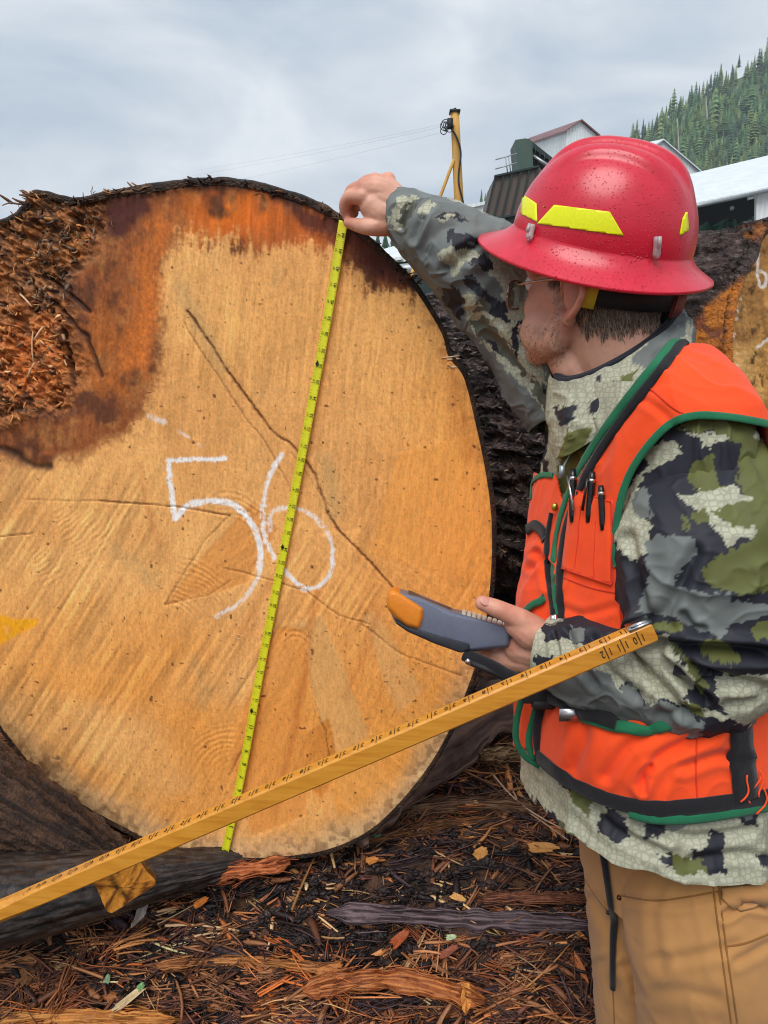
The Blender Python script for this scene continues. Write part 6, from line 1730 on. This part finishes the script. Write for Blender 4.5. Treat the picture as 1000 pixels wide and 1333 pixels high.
t.P(Base_Color=t.ramp(n1_, [(.3, '#c8102c'), (.7, '#d81a38')]), Roughness=.33, Coat_Weight=.25, Coat_Roughness=.18, Normal=t.bump(hgt, .75, .0026))
t.p.inputs['Specular IOR Level'].default_value = .5
hat = mk('hard_hat', Vh, Qh[:, ::-1], m, man)
hat_bvh = bvh_of(Vh, Qh[:(outer - 1) * nA])
m, t = new_mat('reflective_yellow'); co = t.coord('Object'); n1_ = t.noise(co, 300, 3); t.P(Base_Color=t.ramp(n1_, [(.3, '#e9ee00'), (.7, '#f7fb10')]), Roughness=.4, Normal=t.bump(n1_, .2, .001))
for poly in ([(681, 253), (699, 265), (700, 289), (678, 278)], [(722, 267), (794, 276), (812, 307), (700, 291)], [(894, 273), (896, 300), (884, 307), (888, 285)]):
    V_, F_ = decal(hat_bvh, poly, .0012, .001, 3.0); mb = MB(); mb.add(V_, F_); mb.build('reflective_sticker', MATS['reflective_yellow'], hat)
m, t = new_mat('clear_plastic'); t.P(Base_Color='#e8dede', Roughness=.12, Transmission_Weight=.55, IOR=1.45)
for (x0, y0), (x1, y1) in (((696, 293), (690, 314)), ((854, 308), (852, 335))):
    p0, n0 = hit(hat_bvh, x0, y0, .004); p1, n1 = hit(hat_bvh, x1, y1, .004); mb = MB()
    sd_ = unit(np.cross(p1 - p0, n0)); 
    mb.tube(np.linspace(0, 1, 6)[:, None] * (p1 - p0) + p0, [.0042, .005, .0045, .0045, .005, .004], 12)
    mb.tube(np.array([p0 + n0 * .004, (p0 + p1) / 2 + n0 * .006]), .0026, 8); mb.build('lamp_clip', m, hat)
# headband under the brim at the back
def band(a0, a1, z0, z1, ra, rb, n=40):
    a = np.radians(np.linspace(a0, a1, n)); V_ = []
    for q, rr_ in ((z0, 0), (z1, 0), (z1, .004), (z0, .004)):
        V_.append(np.stack([(ra - rr_) * np.cos(a), (rb - rr_) * np.sin(a), np.full(n, q)], -1))
    V_ = np.stack(V_, 1) @ TM.T + HC; mb = MB(); mb.add(V_.reshape(-1, 3), [tuple(q) for q in ring_quads(n, 4)] + [(0, 1, 2, 3), tuple(range(4 * n - 4, 4 * n))]); return mb
simple('band_black', '#1d1a1d', .6, 0, 100, .2, .2); simple('band_red', '#7a3026', .7, 0, 90, .3, .3); simple('band_yellow', '#d6b324', .5, 0, 90, .1, .05)
band(100, 262, -.052, -.020, .127, .119).build('headband', MATS['band_black'], hat)
band(158, 180, -.060, -.030, .131, .123, 14).build('ratchet_tab', MATS['band_red'], hat)
mbb = band(94, 104, -.056, -.012, .130, .122, 12); mbb.build('suspension_tab', MATS['band_yellow'], hat)

# ---- trousers
def leg(keys, n=260, m_=180):
    K = np.array(keys, float); c3 = at(K[:, 0], K[:, 1], K[:, 2]); S = spline(np.column_stack([c3, K[:, 3]]), n)
    V_, Q_ = tube(S[:, :3], S[:, 3], m_); Nn = vnormals(V_, Q_)
    if (Nn * (V_ - np.repeat(S[:, :3], m_, 0))).sum() < 0: Q_ = Q_[:, ::-1]; Nn = -Nn
    return V_, Q_, Nn
Vs_, Qs_ = [], []; off = 0
lines = [([(800, 1150), (806, 1220), (830, 1290)], 6, .006), ([(815, 1170), (880, 1176), (940, 1165)], 5, .0025), ([(850, 1250), (900, 1245), (960, 1230)], 7, .0022), ([(945, 1190), (970, 1176), (1000, 1180)], 5, .006), ([(770, 1170), (790, 1200), (800, 1240)], 6, .004), ([(960, 1250), (1000, 1230)], 6, .003),
         ([(830, 1300), (880, 1290), (930, 1300)], 8, .002), ([(765, 1260), (790, 1250), (815, 1262)], 5, .0025), ([(860, 1150), (850, 1200), (860, 1260)], 7, .0022)]
legs = []
for keys in ([(915, 1040, .88, .088), (915, 1110, .855, .098), (918, 1200, .83, .102), (925, 1333, .83, .096), (935, 1600, .83, .085), (945, 2050, .84, .075), (950, 2600, .85, .07)],
             [(842, 1020, .97, .088), (840, 1090, .965, .092), (842, 1180, .96, .088), (848, 1333, .96, .084), (860, 1600, .96, .078), (872, 2000, .96, .07), (880, 2400, .97, .068)]):
    V_, Q_, Nn = leg(keys); V_ = folds(V_, Nn, 171, .0028, .10, (1, 1, .8)); V_ = creases(V_, Nn, lines, facing(V_, Nn)); legs.append((V_, Q_)); Vs_.append(V_); Qs_.append(Q_ + off); off += len(V_)
zs = np.linspace(.80, 1.0, 60); V_, Q_, A_ = torso(zs, -.062, 180); V_[:, 0] += .03; Nn = vnormals(V_, Q_)
if (Nn * (V_ - V_.mean(0))).sum() < 0: Q_ = Q_[:, ::-1]
V_[:, 1] += .0; Vs_.append(V_); Qs_.append(Q_ + off)
Vt, Qt = np.vstack(Vs_), np.vstack(Qs_)
trous = mk('trousers', Vt, Qt, MATS['duck_canvas'], man)
tr_bvh = bvh_of(Vt, Qt)
for pts in ([(806, 1165), (850, 1172), (890, 1168), (935, 1160)], [(935, 1150), (945, 1230), (960, 1333)], [(928, 1150), (938, 1230), (952, 1333)], [(762, 1145), (778, 1170), (795, 1190)], [(945, 1232), (970, 1228), (1000, 1216)], [(798, 1286), (799, 1310), (800, 1335)]):
    V_, F_ = ribbon(tr_bvh, pts, .0022, .0006, .0007, 40); mb = MB(); mb.add(V_, F_); mb.build('stitching', MATS['canvas_thread'], trous)
mb = MB(); V_, F_ = decal(tr_bvh, [(938, 1155), (985, 1150), (1000, 1162), (1000, 1178), (965, 1188), (940, 1172)], .006, .005, 6); mb.add(V_, F_); mb.build('hammer_loop', MATS['duck_canvas'], trous)
for x_, y_ in ((792, 1187), (807, 1168)):
    mb = MB(); p_, n_ = hit(tr_bvh, x_, y_, .001); mb.ball(p_, (.0034, .0034, .0034)); mb.build('rivet', simple('copper_rivet', '#5a4028', .35, .9, 90, .1, 0) if 'copper_rivet' not in MATS else MATS['copper_rivet'], trous)
V_, F_ = ribbon(tr_bvh, [(786, 1098), (793, 1140), (800, 1200), (800, 1285)], np.linspace(.014, .008, 50), .006, .003, 50)
mb = MB(); mb.add(V_, F_); mb.build('hanging_strap', MATS['black_webbing'], man)
for c_, Y_ in ((.40, .80), (.375, .96)):
    mb = MB(); R_ = []
    for f, (dx, z, rx, ry) in zip(range(7), ((-.20, .02, .02, .03), (-.18, .035, .04, .045), (-.12, .05, .06, .05), (-.05, .08, .07, .05), (0, .12, .062, .052), (.02, .22, .058, .055), (.02, .30, .06, .058))): pass
    prof_ = [(0.0, .10, .055), (.03, .105, .055), (.07, .095, .052), (.12, .07, .052), (.22, .06, .056), (.30, .062, .06)]
    for z, rx, ry in prof_:
        a = np.arange(40) * 2 * math.pi / 40; cx = c_ + .03 - (rx - .06) * 1.0
        R_.append(np.stack([cx + rx * np.cos(a) * (1 + .25 * (np.cos(a) < 0) * (z < .1)), Y_ + ry * np.sin(a), np.full(40, z + .01)], -1))
    R_ = np.array(R_); mb.add(R_.reshape(-1, 3), [tuple(q) for q in ring_quads(6, 40)] + [tuple(range(40))[::-1], tuple(range(200, 240))]); mb.build('boot', MATS['black_rubber'], man)
# ================================================================ things held or carried
simple('varnished_wood', '#d99a3e', .35, 0, 90, .14, .15, .001, .25, .5, (1, 1, 1))
m, t = new_mat('rule_wood')
co = t.coord('Object', (3, 60, 60), (0, math.radians(24), 0)); n1 = t.noise(co, 3, 6, .6); n2 = t.noise(t.coord('Object'), 12, 4)
t.P(Base_Color=t.mix(t.ramp(n2, [(.4, 0.0), (.75, .35)]), t.ramp(n1, [(.28, '#bf7a22'), (.5, '#d8922e'), (.75, '#e4a440')]), '#b0701f'), Roughness=.38, Coat_Weight=.3, Coat_Roughness=.2, Normal=t.bump(n1, .12, .001))
# ---- scaling rule tucked under the arm
RA, RB = at(850., 819., .728), at(-120., 1238., .80)
rt = unit(RB - RA); rL = np.linalg.norm(RB - RA)
rv = unit(np.array([.04, 1, 0.0]) - rt * (np.array([.04, 1, 0.0]) @ rt)); ru = unit(np.cross(rt, rv)); ru *= np.sign(ru[2])
hh, hd_ = .0112, .0098
def rule_c(s): return RA + rt * s
rule = empty('scaling_rule', RA, 'long varnished wooden measuring stick with black numbers, held under the man\'s arm', 'measuring stick')
ss_ = np.concatenate([[0, .0015], np.linspace(.006, rL - .30, 30), np.linspace(rL - .28, rL, 30)])
secs = []
for s in ss_:
    k = sm(rL - .24, rL - .06, s); g = .88 if s == 0 else 1.0
    h0, d0 = hh * (1 + .35 * k) * g, hd_ * (1 + .1 * k) * g
    b = .0022 + .010 * k
    q = [(-h0 + b, -d0), (h0 - b, -d0), (h0, -d0 + b), (h0, d0 - b), (h0 - b, d0), (-h0 + b, d0), (-h0, d0 - b), (-h0, -d0 + b)]
    secs.append([rule_c(s) + ru * a + rv * c_ for a, c_ in q])
Vr = np.array(secs).reshape(-1, 3); mb = MB(); nS = len(ss_)
mb.add(Vr, [tuple(q) for q in ring_quads(nS, 8)] + [tuple(range(8)), tuple(range((nS - 1) * 8, nS * 8))[::-1]]); 
st_ = mb.build('stick', m, rule, False)
mb = MB(); mb.box(RA + rt * .012 + ru * (hh + .001) , (.026, .019, .003), np.stack([rt, rv, ru], 1)); mb.tube(np.array([RA + rt * .002 + ru * (hh + .003) - rv * .006, RA + rt * .022 + ru * (hh + .003) - rv * .006]), .0028, 10)
mb.build('metal_tip', MATS['steel'], rule)
mb = MB()
def along(px_):  # distance along the rule where it shows at photo column px
    lo, hi = 0., rL
    for _ in range(40):
        mid_ = (lo + hi) / 2
        if proj(rule_c(mid_) + ru * hh)[0] > px_: lo = mid_
        else: hi = mid_
    return lo
s12 = along(783.); s25 = along(463.); pitch = (s25 - s12) / 13
ex, eyF, eyT = rt, -ru, rv * -1.0
# numbers read upside down from the camera's side
fo = -rv * (hd_ + .0005); to = ru * (hh + .0005)
for k, s in ((10, s12 - pitch * 1.55), (11, s12 - pitch * .75), (12, s12 + pitch * .05)):
    tens, ones = str(k)[0], str(k)[1]
    o_ = rule_c(s) + fo
    write(mb, tens, o_ - rt * .0046, rt, -ru, .0092, .68); write(mb, ones, o_ + rt * .0046, rt, -ru, .0092, .68)
    e_ = [o_ + ru * (hh - .002) - rt * .0005, o_ + ru * (hh - .002) + rt * .0005, o_ - ru * (hh - .004) + rt * .0005, o_ - ru * (hh - .004) - rt * .0005]; mb.add(e_, [(0, 1, 2, 3)])
for k in range(11, 46):
    s = s12 + pitch * (k - 12) - .004
    if s > rL - .05: break
    o_ = rule_c(s) + to - rv * .001
    a, b = str(k)[0], str(k)[1]
    write(mb, a, o_ - rt * .0050, rt, rv, .0082, .82); write(mb, b, o_ + rt * .0050, rt, rv, .0082, .82)
    e_ = [o_ - rv * (hd_ - .001) - rt * .0004, o_ - rv * (hd_ - .001) + rt * .0004, o_ + rv * (hd_ - .004) + rt * .0004, o_ + rv * (hd_ - .004) - rt * .0004]; mb.add(e_, [(0, 1, 2, 3)])
mb.build('lettering', MATS['black_ink'], rule, False)

# ---- handset
def block_y(polys_Y, mat, name, parent):
    """closed solid through a run of matching pixel outlines at distances Y"""
    n = len(polys_Y[0][0]); V_ = np.vstack([at(np.array([p[0] for p in pl], float), np.array([p[1] for p in pl], float), Y) for pl, Y in polys_Y])
    mb = MB(); m_ = len(polys_Y); mb.add(V_, [tuple(q) for q in ring_quads(m_, n)] + [tuple(range(n))[::-1], tuple(range((m_ - 1) * n, m_ * n))]); o = mb.build(name, mat, parent)
    bv = o.modifiers.new('round', 'BEVEL'); bv.width = .0025; bv.segments = 2; bv.limit_method = 'ANGLE'; bv.angle_limit = math.radians(25)
    return o
def inset(pl, k):
    p = np.array(pl, float); c_ = p.mean(0); d = c_ - p; L = np.linalg.norm(d, axis=1, keepdims=True); return [tuple(x) for x in p + d / L * k]
simple('grey_plastic', '#6c7284', .42, 0, 300, .1, .12, .0008); simple('orange_rubber', '#e98a28', .5, 0, 260, .12, .12, .001); simple('dark_plastic', '#33363e', .5, 0, 200, .15, .1); simple('key_pale', '#b9b8ac', .5, 0, 100, .1, .05)
dev = empty('handset', at(590., 830., .9), 'rugged grey and orange handheld data logger resting in the man\'s left hand', 'handheld device')
body_pl = [(519, 770), (548, 778), (590, 796), (625, 806), (668, 818), (664, 842), (618, 848), (600, 847), (566, 834), (530, 818), (512, 806), (506, 790), (508, 776)]
b2 = [(x + 2, y - 6) for x, y in body_pl]
block_y([(inset(body_pl, 5), .868), (body_pl, .875), (body_pl, .905), ([(x + 1, y - 4) for x, y in body_pl], .935), ([(x + 1, y - 4) for x, y in inset(body_pl, 5)], .945)], MATS['grey_plastic'], 'housing', dev)
cap_pl = [(512, 767), (521, 771), (540, 783), (553, 793), (552, 806), (547, 820), (530, 816), (514, 805), (504, 792), (503, 780), (506, 770)]
block_y([(inset(cap_pl, 5), .862), (inset(cap_pl, 1), .868), (cap_pl, .90), ([(x + 2, y - 4) for x, y in cap_pl], .94), ([(x + 2, y - 4) for x, y in inset(cap_pl, 5)], .950)], MATS['orange_rubber'], 'end_cap', dev)
low_pl = [(512, 805), (530, 816), (548, 820), (575, 828), (612, 838), (612, 846), (600, 850), (566, 838), (530, 822), (516, 812)]
block_y([(inset(low_pl, 1), .866), (low_pl, .870), (low_pl, .94), (inset(low_pl, 1), .944)], MATS['dark_plastic'], 'base_rail', dev)
hs_V = [at(np.array([p[0] for p in body_pl], float), np.array([p[1] for p in body_pl], float), Y) for Y in (.872, .945)]
# screen recess and keys on the upper face
def topface(x, y, Y): return at(float(x), float(y), float(Y)) + np.array([0, 0, .0012])
mb = MB(); q = np.array([topface(532, 774.5, .878), topface(588, 796.5, .878), topface(588, 792, .935), topface(532, 769, .935)]); mb.prism(q, np.array([0, 0, -.003])); mb.build('screen', MATS['dark_plastic'], dev, False)
mb = MB()
for i in range(9):
    for j in range(4):
        x = 604 + i * 6.6; y = 800 + i * 1.95; Y = .880 + j * .016
        p_ = topface(x + .2 * j, y - j * 1.3, Y); 
        kk = MB(); kk.ball(p_, (.0030, .0060, .0010), 10, 6); kk.build('key', MATS['key_pale'], dev)
# hand strap and stylus below
mb = MB(); P_ = np.array([at(a, b, Y) for a, b, Y in ((606, 852, .875), (618, 858, .868), (640, 868, .860), (662, 880, .858), (690, 892, .862))]); mb.tube(spline(P_, 24), .0115, 14, flat=.75); mb.build('hand_strap', MATS['black_webbing'], dev)
mb = MB(); mb.tube(np.array([at(612., 862., .855), at(640., 874., .852), at(668., 886., .85), at(690., 893., .85)]), [.0042, .0042, .0042, .004], 14); 
sty = mb.build('stylus_barrel', MATS['black_rubber'], None); tag(sty, 'black stylus with a silver tip strapped under the handset', 'stylus'); sty.name = 'stylus'
mb = MB(); mb.tube(np.array([at(606., 859.5, .855), at(607.5, 860., .855), at(612.5, 862.2, .855)]), [.0022, .0042, .0044], 14); mb.build('tip', MATS['steel'], sty)

# ---- pens in the breast pocket
simple('pen_black', '#141416', .25, 0, 100, .1, 0)
for k, (x0, y0, x1, y1, r, lab) in enumerate(((752, 611, 748, 680, .0052, 'black pen with a silver band, nearest the zip in the vest pocket'), (777, 614, 768, 680, .0048, 'black clip pencil in the middle of the vest pocket'), (789, 632, 787, 690, .0042, 'short black pen with a silver ring, nearest the sleeve in the vest pocket'))):
    p0, n0 = hit(vest_bvh, x0, y0, .007); p1, n1 = hit(vest_bvh, x1, y1, .002)
    root = empty('pen', p1, lab, 'pen'); P_ = np.linspace(0, 1, 8)[:, None] * (p1 - p0) + p0
    mb = MB(); mb.tube(P_, np.array([.75, 1, 1, 1, 1, 1, 1, .8]) * r, 12); mb.build('barrel', MATS['pen_black'], root)
    mb = MB(); mb.tube(P_[1:3] * .5 + P_[1:2] * .5 , r * 1.08, 12); mb.build('ring', MATS['steel'], root)
    if k < 2:
        q0 = P_[1] + n0 * (r + .002); q1, nq = hit(vest_bvh, x1 + (8 if k == 0 else -4), 664, .009)
        mb = MB(); mb.tube(np.array([q0, q0 * .5 + q1 * .5, q1]), [.0017, .0017, .0020], 8); mb.build('clip', MATS['steel'] if k == 0 else MATS['pen_black'], root)
